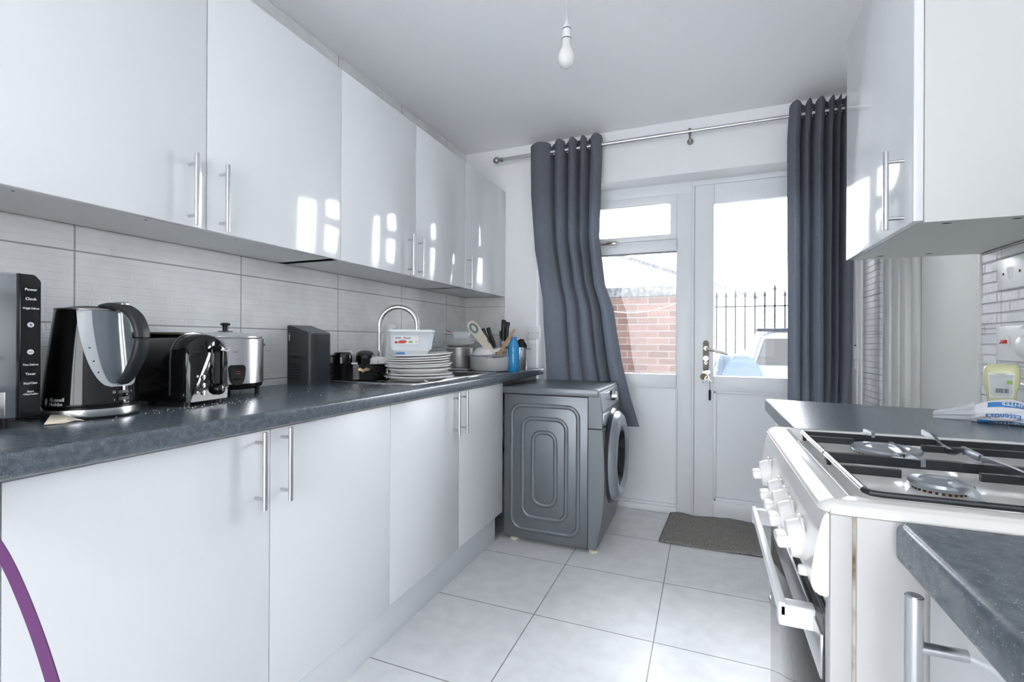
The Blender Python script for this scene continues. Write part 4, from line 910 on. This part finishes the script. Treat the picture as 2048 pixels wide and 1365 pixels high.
MB().tube([(0, 0, .045), (.02, -.03, .065), (.05, -.075, .09)], .006, 12).build('lever', 'chrome', t)

# ------------------------------------------------------------------ dishes by the sink
pn = thing('saute_pan', 'black saute pan full of mugs, its short black handle pointing at the camera', 'pan', (-1.455, 1.758, ZW+.0045), 0)
MB().lathe([(0, 0), (.128, 0), (.137, .005), (.1395, .070), (.1415, .072), (.1375, .0725), (.1345, .068), (.132, .008), (0, .005)], (0, 0, 0), 64).build('pan_body', 'black', pn)
ha_ = math.atan2(-1.758, 1.455)+.05; hx = Vector((math.cos(ha_), math.sin(ha_), 0)); sy_ = Vector((-hx.y, hx.x, 0))
mb = MB(); P = []
for k in range(-4, 5): a = ha_+k*.022*1.25; w2 = .0085 if abs(k) > 1 else .014; P.append((a, w2))
def plq(u, v):
    a = ha_+(u-.5)*.30; z = .050+(v-.5)*(.014+.016*math.exp(-((u-.5)/.16)**2)); return Vector((.1415*math.cos(a), .1415*math.sin(a), z))
MB().grid(plq, 24, 4).build('handle_bracket', 'brass', pn, solid=.004)
for s_ in (-1, 1): MB().sph(Vector((.1435*math.cos(ha_+s_*.17), .1435*math.sin(ha_+s_*.17), .050)), .0055, seg=12).build('rivet', 'brass', pn)
MB().sweep([hx*.142+Vector((0, 0, .058)), hx*.165+Vector((0, 0, .068)), hx*.21+Vector((0, 0, .092)), hx*.25+Vector((0, 0, .108))], [(.0125*math.cos(2*PI*i/16), .0085*math.sin(2*PI*i/16)) for i in range(16)], scales=[.75, .85, 1.0, .9]).build('handle', 'rubber', pn)
def mug(name, label, m, loc, rot, r=.041, h=.090, hang=0, group=None):
    t = thing(name, label, 'mug', loc, rot=rot, group=group)
    MB().lathe([(0, h), (r*.55, h), (r*.80, h*.965), (r*.97, h*.84), (r, h*.6), (r, .002), (r*.96, 0), (r*.93, .004), (r*.92, h*.6), (r*.85, h*.88), (0, h*.93)], (0, 0, 0), 40).build('cup', m, t)
    MB().tube([(r*.97, 0, h*.78), (r*1.35, 0, h*.78), (r*1.66, 0, h*.62), (r*1.66, 0, h*.40), (r*1.30, 0, h*.22), (r*.97, 0, h*.20)], .0052, 12, up=(0, 1, 0)).xf(Matrix.Rotation(hang, 4, 'Z')).build('handle', m, t)
    return t
zb = ZW+.0045+.0055
mug('mug', 'black upturned mug nearest the knife block', 'black', (-1.512, 1.700, zb+.036), (.0, 0, 0), .042, .082, -1.9)
mug('mug', 'black upturned mug tilted against the tap side of the pan', 'black', (-1.480, 1.812, zb+.040), (.25, .28, 0), .044, .078, -1.0)
mug('mug', 'white upturned mug with its handle toward the camera', 'white_cer', (-1.385, 1.795, zb+.018), (0, .06, 0), .044, .078, -1.15)
mug('mug', 'white mug half hidden behind the two black mugs', 'white_cer', (-1.550, 1.772, zb+.045), (.2, 0, 0), .040, .080, -2.2)
t = thing('small_carton', 'little white carton with a purple mark, propped in the black pan', 'carton', (-1.428, 1.680, zb+.028), .75)
MB().box(-.012, .012, -.030, .030, .0, .044, .001).build('box', 'white_pl', t)
mb = MB(); mb.sph((.0122, -.019, .024), .0095, (.08, .8, 1.2), 14); mb.sph((.0122, -.014, .012), .006, (.08, 1, 1), 12); mb.build('purple_mark', 'purple_p', t)
# plates
PC = (-1.158, 1.778)
z = ZW+.007
pl = None
def plate_mesh(r, h): return MB().lathe([(0, .0035), (r*.60, .0035), (r*.66, .006), (r*.97, h+.001), (r, h+.0015), (r*.99, h-.0028), (r*.68, .001), (r*.60, -.0005), (0, 0)], (0, 0, 0), 72)
plates = [('wide white serving plate at the very bottom of the plate stack', .152, .022, .018), ('white dinner plate lying directly on the wide serving plate', .140, .016, .010), ('deep white plate, third from the bottom of the drainer stack', .140, .026, .021),
          ('pale cream-tinted plate in the middle of the drainer stack', .143, .018, .011), ('white plate just above the middle of the drainer stack', .140, .014, .010), ('white plate, fourth from the top of the drainer stack', .140, .014, .010),
          ('white plate, third from the top of the drainer stack', .138, .014, .0108), ('white plate, second from the top of the drainer stack', .140, .014, .0108), ('topmost white plate, with the food box standing on it', .134, .014, 0)]
random.seed(11)
for i, (lb, r, h, dz) in enumerate(plates):
    o = plate_mesh(r, h).build('dinner_plate', 'white_cer', loc=(PC[0]+random.uniform(-.007, .007), PC[1]+random.uniform(-.010, .010), z), rot=(.012*i*.35, -.010*i*.35, 0))
    tag(o, lb, 'plate', 'white plates stacked on the drainer'); z += dz
zt_ = z+.006
# lidded boxes
def boxf(t, w_, d_, h_, m, m2, tap=.9, rc=.018):
    n = 5; rb = rrect(w_*tap, d_*tap, rc, n); rt = rrect(w_, d_, rc, n); tb = bmesh.new()
    A = [tb.verts.new((x, y, 0)) for x, y in rb]; B = [tb.verts.new((x, y, h_)) for x, y in rt]; N = len(A); tb.faces.new(A[::-1])
    for i in range(N): tb.faces.new([A[i], A[(i+1) % N], B[(i+1) % N], B[i]])
    mb = MB(); mb.merge(tb); return mb.build('tub', m, t, solid=.0012)
t = thing('food_container', 'flat translucent tub with blue lid lettering, underneath the clear food box', 'food container', (-1.215, 1.800, zt_), .60)
boxf(t, .150, .105, .020, 'clear_pl', None)
lid_ = MB().box(-.078, .078, -.056, .056, .020, .026, .003).build('lid', 'white_pl', t)
MB().box(-.065, -.028, -.0568, -.0555, .006, .015, .0008).build('blue_label', 'blue_print', t)
t = thing('food_container', 'clear plastic food box with a white lid and fruit label on the plates', 'food container', (-1.228, 1.815, zt_+.0262), .60); t.scale = (1.12, 1.12, 1.0)
# long side faces the room corner of the camera
tub_ = boxf(t, .178, .115, .078, 'clear_pl', None, .90)
mb = MB(); rr2 = rrect(.190, .127, .020); mb.prism(rr2, 2, .077, .084, .0015); mb.prism(rrect(.178, .115, .018), 2, .083, .087, .001); mb.build('lid', 'white_pl', t)
fl = plane_fn((-.012, -.0570, .045), (1, 0, 0), (0, -.06, 1))
mb = MB(); mb.prism([(-.066, .020), (.030, .020), (.030, .060), (-.066, .060)], 1, -.0585, -.0575); lb_ = mb.build('label', 'ink', t)
lf = lambda ox, oz: (lambda a, b, c: Vector((ox+a, -.0588-c, oz+b)))
text('Food', .0125, 'label_lettering', 'ink_d', lb_, lf(-.015, .046), bold=True)
mb = MB(); mb.tube([(-.048+.011*math.cos(a), -.0589, .050+.003*math.sin(a)) for a in [i*PI/8 for i in range(16)]], .0011, 6, closed=True); mb.build('label_emblem', 'ink_d', lb_)
mb = MB(); mb.prism([(-.050, .030), (-.042, .040), (-.022, .041), (-.014, .034), (-.024, .027), (-.045, .026)], 1, -.0592, -.0586); mb.sph((-.056, -.0588, .031), .006, (1, .1, 1), 12); mb.build('red_fruit_print', 'red_print', lb_)
mb = MB(); mb.prism([(-.012, .030), (-.004, .038), (.008, .036), (.004, .028)], 1, -.0592, -.0586); mb.prism([(.016, .032), (.020, .029), (.030, .040), (.020, .034)], 1, -.0592, -.0586); mb.build('green_print', 'green', lb_)
# spray bottle
t = thing('spray_bottle', 'white trigger spray bottle behind the chrome tap', 'spray bottle', (-1.545, 2.070, ZW))
MB().lathe([(0, 0), (.030, 0), (.032, .005), (.032, .13), (.024, .165), (.013, .185), (.013, .20), (0, .20)], (0, 0, 0), 32).build('bottle', 'white_pl', t)
mb = MB(); mb.cyl((0, 0, .198), (0, 0, .222), .016, seg=20); mb.prism([(-.030, .222), (-.012, .262), (.020, .268), (.050, .262), (.052, .246), (.030, .240), (.024, .205), (.016, .206), (.014, .235), (-.005, .222)], 1, -.010, .010, .003); mb.xf(Matrix.Rotation(.3, 4, 'Z')); mb.build('trigger_head', 'white_pl', t)

# steel stock pot on a tray, with saucers and a clear tub
tag(MB().box(-1.53, -1.30, 2.50, 2.74, ZW+.001, ZW+.016, .006, 3).build('steel_tray', 'steel', world=True, loc=(-1.41, 2.62, ZW)), 'flat steel tray under the steel stock pot', 'tray')
t = thing('stock_pot', 'brushed steel stock pot with loop handles in the tiled corner', 'pot', (-1.415, 2.620, ZW+.016))
MB().lathe([(0, 0), (.078, 0), (.084, .006), (.084, .115), (.088, .117), (.088, .119), (.082, .118), (.081, .008), (0, .004)], (0, 0, 0), 56).build('pot_body', 'steel_d', t)
for s_ in (0, 1, ):
    a = -2.35+PI*s_; mb = MB(); e = Vector((math.cos(a), math.sin(a), 0)); f_ = Vector((-e.y, e.x, 0))
    mb.tube([e*.083+f_*.034+Vector((0, 0, .095)), e*.112+f_*.030+Vector((0, 0, .098)), e*.122+Vector((0, 0, .099)), e*.112-f_*.030+Vector((0, 0, .098)), e*.083-f_*.034+Vector((0, 0, .095))], .0045, 10); mb.build('loop_handle', 'steel', t)
MB().lathe([(.083, .119), (.089, .119), (.089, .123), (.060, .130), (0, .131)], (0, 0, 0), 48).build('lid', 'steel', t)
zz = ZW+.016+.1325
for i, lb in enumerate(('lowest saucer on the lid of the steel stock pot', 'second saucer up on the steel stock pot', 'third saucer up on the steel stock pot', 'top saucer on the stock pot, under the clear tub')):
    o = plate_mesh(.096-.003*i, .016).build('saucer', 'white_cer', loc=(-1.415+.003*i, 2.62-.003*i, zz), rot=(.05, -.035, 0)); tag(o, lb, 'saucer', 'saucers piled on the stock pot'); zz += .0085
t = thing('clear_tub', 'small clear plastic tub on top of the saucers', 'tub', (-1.405, 2.620, zz+.012), .4)
boxf(t, .120, .085, .040, 'clear_pl', None, .82); MB().box(-.0615, .0615, -.044, .044, .039, .041).build('rim', 'clear_pl', t)
tag(MB().cyl((-1.475, 2.56, zz+.062), (-1.385, 2.60, zz+.020), .0022, seg=8).build('drinking_straw', 'red', loc=(0, 0, 0)), 'thin red straw leaning in the clear tub', 'straw')

# pale casserole with utensils
t = thing('casserole_pot', 'pale grey casserole pot with a dark rim, heaped with utensils', 'pot', (-1.200, 2.605, ZW))
MB().lathe([(0, 0), (.098, 0), (.112, .006), (.119, .022), (.121, .088), (.1175, .090), (.116, .024), (.108, .008), (0, .004)], (0, 0, 0), 64).build('pot_body', 'terr', t)
MB().lathe([(.1165, .089), (.125, .089), (.126, .094), (.122, .0965), (.1165, .096)], (0, 0, 0), 64).build('dark_rim', 'seal', t)
for s_ in (1, -1):
    a = .95+ (PI if s_ < 0 else 0); e = Vector((math.cos(a), math.sin(a), 0)); f_ = Vector((-e.y, e.x, 0))
    MB().sweep([e*.122+f_*.028+Vector((0, 0, .091)), e*.145+f_*.022+Vector((0, 0, .092)), e*.145-f_*.022+Vector((0, 0, .092)), e*.122-f_*.028+Vector((0, 0, .091))], [(-.006, -.002), (.006, -.002), (.006, .002), (-.006, .002)]).build('side_handle', 'seal', t)
pc = Vector((-1.200, 2.605, ZW))
t = thing('glass_lid', 'steel-rimmed pan lid lying tilted in the casserole pot', 'pan lid', (pc.x+.02, pc.y-.02, ZW+.092), rot=(.10, .02, 0))
MB().lathe([(.094, 0), (.098, 0), (.099, .004), (.094, .005), (.060, .013), (0, .016), (0, .0145), (.06, .0115), (.093, .003)], (0, 0, 0), 48).build('lid', 'steel', t)
tag(MB().lathe([(.072, 0), (.075, .001), (.066, .030), (.048, .050), (.030, .056), (0, .057), (0, .054), (.029, .053), (.046, .047), (.063, .028)], (0, 0, 0), 48).build('soup_bowl', 'white_cer', loc=(pc.x-.030, pc.y-.010, ZW+.092), rot=(.05, -.12, 0)), 'white bowl turned upside down on the casserole pot', 'bowl')
def knife(name, label, base, tip, cat, hl=.115, w_=.011, m='black_m', blade=True, group=None):
    """handle up at tip, blade down into the pot"""
    base, tip = Vector(base), Vector(tip); d = (tip-base).normalized(); L_ = (tip-base).length
    t = thing(name, label, cat, tuple(base), rot=Vector((0, 0, 1)).rotation_difference(d).to_euler(), group=group)
    mb = MB(); sec_ = [(w_*math.cos(2*PI*i/14), w_*.65*math.sin(2*PI*i/14)) for i in range(14)]
    mb.sweep([(0, 0, L_-hl), (0, 0, L_-hl*.75), (0, 0, L_-hl*.3), (.003, 0, L_-.006), (.004, 0, L_)], sec_, up=(0, 1, 0), scales=[.8, 1.0, .92, 1.08, .8]); mb.build('handle', m, t)
    if blade: MB().prism([(-.010, 0), (0, -.0), (.011, .02), (.011, L_-hl+.004), (-.008, L_-hl+.004)], 1, -.0012, .0012).build('blade', 'steel', t)
    return t
knife('kitchen_knife', 'thick black-handled knife leaning left, nearest the cream slicer', pc+Vector((.060, -.02, .085)), (-1.235, 2.560, 1.165), 'knife', .135, .014, group='black-handled knives in the casserole pot')
knife('kitchen_knife', 'black-handled knife leaning left behind its thicker neighbour', pc+Vector((.050, .02, .085)), (-1.225, 2.620, 1.172), 'knife', .125, .013, group='black-handled knives in the casserole pot')
knife('kitchen_knife', 'upright black-handled knife standing tallest, right of the pot', pc+Vector((.070, .03, .085)), (-1.138, 2.660, 1.222), 'knife', .130, .014, group='black-handled knives in the casserole pot')
knife('kitchen_knife', 'second upright black knife handle, leaning on the tallest one', pc+Vector((.085, .03, .085)), (-1.112, 2.665, 1.208), 'knife', .120, .013, group='black-handled knives in the casserole pot')
knife('peeler', 'slim black-tipped peeler poking out between the knives', pc+Vector((.060, .05, .085)), (-1.165, 2.67, 1.155), 'peeler', .05, .006)
knife('small_knife', 'small dark-handled knife lying low across the casserole rim', pc+Vector((.0, -.05, .108)), (-1.080, 2.60, 1.060), 'knife', .04, .008)
# cream slicer with grey oval grip
b0, b1 = Vector((pc.x+.040, pc.y-.03, ZW+.096)), Vector((-1.290, 2.500, 1.208)); dd_ = (b1-b0).normalized()
vw = Vector((-.43, .90, 0)); sdv = dd_.cross(vw).normalized(); nn_ = dd_.cross(sdv)
t = thing('hand_slicer', 'cream plastic hand slicer with a grey oval grip, leaning out of the pot', 'slicer', tuple(b0), rot=Matrix((sdv, nn_, dd_)).transposed().to_euler())
LL = (b1-b0).length
mb = MB(); mb.prism([(-.014, 0), (.016, 0), (.026, LL*.4), (.032, LL*.82), (.024, LL*.96), (0, LL), (-.024, LL*.96), (-.032, LL*.82), (-.026, LL*.4)], 1, -.006, .006, .003); mb.build('board', 'beige', t)
MB().tube([(.017*math.cos(a), .007, LL*.80+.026*math.sin(a)) for a in [i*PI/10 for i in range(20)]], .006, 10, closed=True, up=(0, 1, 0)).build('oval_grip', 'bluegrey', t)
MB().box(-.030, -.020, -.008, .011, LL*.28, LL*.40, .003).build('dial', 'black_m', t)
# wooden spatula
b0, b1 = pc+Vector((.065, -.045, .085)), Vector((-1.045, 2.620, 1.165)); dd_ = (b1-b0).normalized(); sdv = dd_.cross(vw).normalized(); nn_ = dd_.cross(sdv); LL = (b1-b0).length
t = thing('wooden_spatula', 'pale wooden spatula leaning right over the blue bottle', 'spatula', tuple(b0), rot=Matrix((sdv, nn_, dd_)).transposed().to_euler())
MB().prism([(-.012, 0), (.012, 0), (.011, LL*.55), (.007, LL*.92), (.003, LL), (-.003, LL), (-.007, LL*.92), (-.011, LL*.55)], 1, -.003, .003, .0015).build('blade', 'wood', t)
# blue bottle, canister
t = thing('water_bottle', 'translucent blue bottle standing right of the casserole pot', 'bottle', (-1.062, 2.640, ZW))
MB().lathe([(0, 0), (.030, 0), (.034, .006), (.034, .10), (.0325, .105), (.034, .110), (.034, .135), (.030, .160), (.022, .178), (.016, .190), (.016, .198), (0, .198)], (0, 0, 0), 40).build('bottle', 'bluebot', t)
MB().cyl((0, 0, .190), (0, 0, .205), .018, seg=20, bev=.002).build('cap', 'blue_print', t)
t = thing('utensil_pot', 'tall steel pot with side handles in the corner by the curtain', 'pot', (-1.105, 2.850, ZW))
MB().lathe([(0, 0), (.044, 0), (.047, .005), (.047, .140), (.050, .143), (.045, .143), (.044, .01), (0, .006)], (0, 0, 0), 48).build('pot_body', 'chrome', t)
for s_ in (1, -1):
    e = Vector((.93*s_, .37*s_, 0)); f_ = Vector((-e.y, e.x, 0))
    MB().tube([e*.045+f_*.018+Vector((0, 0, .132)), e*.070+f_*.014+Vector((0, 0, .133)), e*.070-f_*.014+Vector((0, 0, .133)), e*.045-f_*.018+Vector((0, 0, .132))], .005, 10).build('side_handle', 'steel', t)
t = thing('ladle', 'black ladle head upside down over the tall steel pot', 'ladle', (-1.095, 2.850, ZW+.135), rot=(0, .12, 0))
MB().lathe([(.036, .002), (.037, .012), (.034, .032), (.024, .050), (.010, .058), (0, .059)], (0, 0, 0), 32).build('bowl', 'black_m', t, solid=.002)
MB().tube([(-.030, 0, .035), (-.050, .0, .062), (-.058, 0, .060)], .005, 8).build('handle', 'black_m', t)

# ------------------------------------------------------------------ sockets and switches
def socket(name, label, o, u, v, W_, H_, bits):
    """faceplate at o (centre) with in-plane axes u, v"""
    o, u, v = Vector(o), Vector(u), Vector(v); n_ = u.cross(v).normalized(); Mx = Matrix((u, v, n_)).transposed().to_4x4()
    t = thing(name, label, 'socket' if 'socket' in name else 'switch', tuple(o), rot=Mx.to_euler())
    mb = MB(); mb.box(-W_/2, W_/2, -H_/2, H_/2, 0, .008, .0025, 3); pl_ = mb.build('faceplate', 'white_pl', t)
    for kind, x, y, sx_, sy_, m_ in bits:
        mb = MB()
        if kind == 'rocker': mb.prism([(-sy_/2, .007), (sy_/2, .007), (sy_/2, .013), (-sy_/2, .0095)], 0, x-sx_/2, x+sx_/2, .0008); mb.xf(Matrix.Translation((0, y, 0)))
        elif kind == 'hole': mb.box(x-sx_/2, x+sx_/2, y-sy_/2, y+sy_/2, .0075, .0083)
        elif kind == 'screw': mb.cyl((x, y, .0075), (x, y, .0088), sx_, seg=12)
        mb.build({'rocker': 'rocker_switch', 'hole': 'pin_hole', 'screw': 'screw'}[kind], m_, t)
    return t
socket('light_switch', 'white double switch plate on the back wall beside the curtain', (-1.082, YB-.0005, 1.149), (1, 0, 0), (0, 0, 1), .100, .086, [('screw', -.032, 0, .003, 0, 'gap'), ('screw', .032, 0, .003, 0, 'gap'), ('rocker', -.007, 0, .011, .022, 'white_pl'), ('rocker', .007, 0, .011, .022, 'white_pl')])
holes = []
for cx in (-.036, .036): holes += [('hole', cx, .012, .004, .008, 'gap'), ('hole', cx-.010, -.010, .007, .004, 'gap'), ('hole', cx+.010, -.010, .007, .004, 'gap')]
socket('wall_socket', 'white double wall socket behind the plastic food box', (XL+.0095, 2.64, 1.095), (0, 1, 0), (0, 0, 1), .146, .086, holes+[('rocker', -.036, .030, .010, .014, 'white_pl'), ('rocker', .036, .030, .010, .014, 'white_pl')])
socket('light_switch', 'white single switch plate under the right wall cabinet', (XR-.0125, 1.690, 1.283), (0, -1, 0), (0, 0, 1), .140, .086, [('screw', -.040, 0, .0035, 0, 'gap'), ('screw', .035, 0, .0035, 0, 'gap'), ('rocker', -.008, .0, .016, .030, 'white_pl')])
sk = socket('wall_socket', 'white cooker socket with a red-flagged switch, above the yellow bottle', (XR-.0125, 1.692, 1.092), (0, -1, 0), (0, 0, 1), .146, .096, [('screw', -.052, .002, .003, 0, 'gap'), ('rocker', -.022, .004, .016, .034, 'white_pl')])
MB().box(-.031, -.013, .000, .010, .010, .017, .001).build('red_switch', 'red', sk)
MB().box(-.045, -.028, .002, .004, .010, .014, .0005).build('red_pointer', 'white_pl', sk)
t = thing('wall_plug', 'white plug in the cooker socket', 'plug', (XR-.034, 1.605, 1.085))
mb = MB(); mb.sph((0, 0, 0), .030, (.55, 1, 1), 24); mb.build('plug_body', 'white_pl', t)
t = thing('paper_sheet', 'crumpled white kitchen paper hanging over the cooker socket', 'paper', (XR-.03, 1.60, 1.13))
mb = MB(); mb.grid(lambda u, v: Vector((.004*math.sin(9*u+5*v), .030-.10*u*(1) - .0*(v), .115*v))+Vector((0, -.0+.055*v*(-1)*(u < 2), 0)), 16, 12); mb.build('sheet', 'tissue', t, solid=.002)
tag(MB().tube([(XR-.03, 1.78, .985), (XR-.022, 1.70, .990), (XR-.022, 1.60, .985), (XR-.03, 1.5, .96), (XR-.035, 1.4, .918)], .004, 8).build('power_cable', 'white_pl', loc=(0, 0, 0)), 'white cable running low along the right wall tiles', 'cable')
t = thing('door_sensor', 'small white door contact on the narrow wall right of the curtain', 'sensor', (.742, YB-.004, 1.0))
mb = MB(); mb.box(-.014, .010, -.016, .0, .005, .075, .002); mb.build('upper_half', 'white_pl', t); mb = MB(); mb.box(-.010, .008, -.014, .0, -.045, .0, .002); mb.build('lower_half', 'white_pl', t)
MB().box(-.008, .006, -.012, .0, .075, .082).build('dark_clip', 'gap', t)

# ------------------------------------------------------------------ bottles and bread bag on the right worktop
t = thing('squeeze_bottle', 'upturned pale yellow squeezy bottle with a barcode label', 'bottle', (.668, 1.528, ZW), rot=(0, 0, -.42)); t.scale = (.78,)*3
def bsec(z, w_, d_): return [(w_*math.copysign(abs(math.cos(2*PI*i/32))**.55, math.cos(2*PI*i/32)), d_*math.copysign(abs(math.sin(2*PI*i/32))**.7, math.sin(2*PI*i/32)), z) for i in range(32)]
tb = bmesh.new(); rings = []
for z_, w_, d_ in ((0, .024, .018), (.006, .030, .022), (.05, .0325, .024), (.075, .034, .025), (.10, .040, .026), (.125, .042, .026), (.150, .041, .025), (.160, .036, .021), (.165, .026, .013)):
    rings.append([tb.verts.new(p) for p in bsec(z_, w_, d_)])
for a, b in zip(rings, rings[1:]):
    for i in range(32): tb.faces.new([a[i], a[(i+1) % 32], b[(i+1) % 32], b[i]])
tb.faces.new(rings[0][::-1]); tb.faces.new(rings[-1]); mb = MB(); mb.merge(tb); mb.build('bottle', 'soap', t, ang=50)
mb = MB(); mb.prism([(-.026, .060), (.026, .060), (.029, .138), (-.029, .138)], 1, -.0275, -.0262); lb_ = mb.build('label', 'clear_bag', t)
mb = MB(); mb.prism([(-.022, .070), (.022, .070), (.026, .132), (-.026, .132)], 1, -.0279, -.0275); mb.build('grey_print_panel', 'label_grey', lb_)
mb = MB(); random.seed(5)
xx = -.012
while xx < .016:
    w_ = random.choice((.0008, .0012, .0018)); mb.box(xx, xx+w_, -.0284, -.0279, .076, .090); xx += w_+random.choice((.0008, .0013))
mb.build('barcode', 'ink_d', lb_)
MB().box(.012, .024, -.0284, -.0279, .104, .116).build('green_square', 'green', lb_)
text('UNOPENED', .0045, 'label_lettering', 'ink_d', lb_, lambda a, b, c: Vector((a, -.0282-c, .1335+b)))
t = thing('cleaner_bottle', 'white plastic bottle at the right picture edge beside the yellow bottle', 'bottle', (.725, 1.470, ZW))
MB().lathe([(0, 0), (.030, 0), (.033, .005), (.034, .09), (.030, .13), (.018, .150), (.018, .165), (0, .165)], (0, 0, 0), 32).build('bottle', 'white_pl', t)
# bread bag
bg_ = thing('bread_bag', 'blue and white printed food bag with clear twisted end on the worktop', 'food bag', (.622, 1.388, ZW), -.45); bg_.scale = (.72, .66, .84)
def bagf(u, v):
    a = 2*PI*u; w_ = math.sin(PI*min(1, max(0, (v*.92+.08))))**.45; x = -.085+.17*v
    ry, rz_ = .050*w_+.004, .030*w_+.002
    k = 1+.05*math.sin(9*a+14*v)+.03*math.sin(5*a-9*v)
    return Vector((x, ry*k*math.cos(a), rz_+rz_*k*math.sin(a)*(1.0 if math.sin(a) > 0 else .97)))
MB().grid(lambda u, v: bagf(u, v), 48, 32, True).build('bag_body', 'tissue', bg_, ang=70)
def bagband(u0, u1, off, v0=.08, v1=.90): return MB().grid(lambda u, v: (lambda p, c_: p+(p-c_).normalized()*off)(bagf(u0+(u1-u0)*u, v0+(v1-v0)*v), Vector((bagf(.25, v0+(v1-v0)*v).x, 0, .028))), 10, 28)
bagband(.615, .70, .0012).build('lower_blue_band', 'blue_print', bg_, ang=60); bagband(1.02, 1.10, .0012, .3, .95).build('upper_blue_band', 'blue_print', bg_, ang=60) if False else None
def bagtext(s_, size, uu, v_, m_, flip=1):
    def f(a, b, c):
        v2 = v_-a/.17; p = bagf(uu+b/.22, min(.97, max(.03, v2))); return p+(p-Vector((p.x, 0, .028))).normalized()*(.0022+c)
    return text(s_, size, 'bag_lettering', m_, bg_, f, bold=True)
bagtext('LIGHTER', .018, .625, .50, 'ink'); bagtext('Essentials', .020, .505, .42, 'blue_print')
def topband(u, v): 
    p = bagf(.08+.11*u, .20+.74*v); return p+Vector((0, 0, .0014))
MB().grid(lambda u, v: (lambda p: p+(p-Vector((p.x, 0, .028))).normalized()*.0012)(bagf(.33+.085*u, .22+.72*v)), 10, 28).build('upper_blue_band', 'blue_print', bg_, ang=60)
bagtext('LIGHTER', .016, .345, .58, 'ink')
def neck(u, v):
    a = 2*PI*u; r = .030*(1-v)**.8+.006+.012*v*v; k = 1+.25*math.sin(6*a+3*v); x = -.078-.100*v
    return Vector((x, r*1.25*k*math.cos(a)+.012*v, max(.001, .020*(1-v)+.008+r*.55*k*math.sin(a))))
MB().grid(neck, 36, 14, True).build('clear_bag_end', 'clear_bag', bg_, ang=70)

# ------------------------------------------------------------------ crumbs on the worktop
random.seed(21); mb = MB()
def crumb(x, y, s_): 
    tb = bmesh.new(); bmesh.ops.create_icosphere(tb, subdivisions=1, radius=s_)
    for v in tb.verts: v.co *= random.uniform(.6, 1.2)
    for v in tb.verts: v.co += Vector((x, y, ZW+s_*.7))
    mb.merge(tb)
for i in range(90): crumb(-1.25+random.gauss(0, .025), .92+random.gauss(0, .11), random.choice((.0007, .001, .0014)))
for i in range(60): crumb(random.uniform(-1.40, -1.07), random.uniform(1.15, 1.60), random.choice((.0007, .001, .0016)))
tag(mb.build('bread_crumbs', 'crumb', world=True, loc=(-1.25, 1.1, ZW)), 'scattered crumbs on the slate worktop round the toaster', 'crumbs', kind='stuff')
# ------------------------------------------------------------------ purple strap
sp2 = cr([(-1.00, .30, .868), (-.985, .345, .83), (-.95, .364, .783), (-.84, .352, .718), (-.70, .318, .668), (-.60, .282, .640), (-.54, .245, .615), (-.46, .18, .50), (-.42, .08, .22), (-.42, .02, .004)], 8)
tag(MB().sweep(sp2, [(-.0072, -.0009), (.0072, -.0009), (.0072, .0009), (-.0072, .0009)], up=(.5, -.8, .3)).build('fabric_strap', 'purple', loc=(0, 0, 0)), 'purple webbing strap slanting across the lower left corner', 'strap')
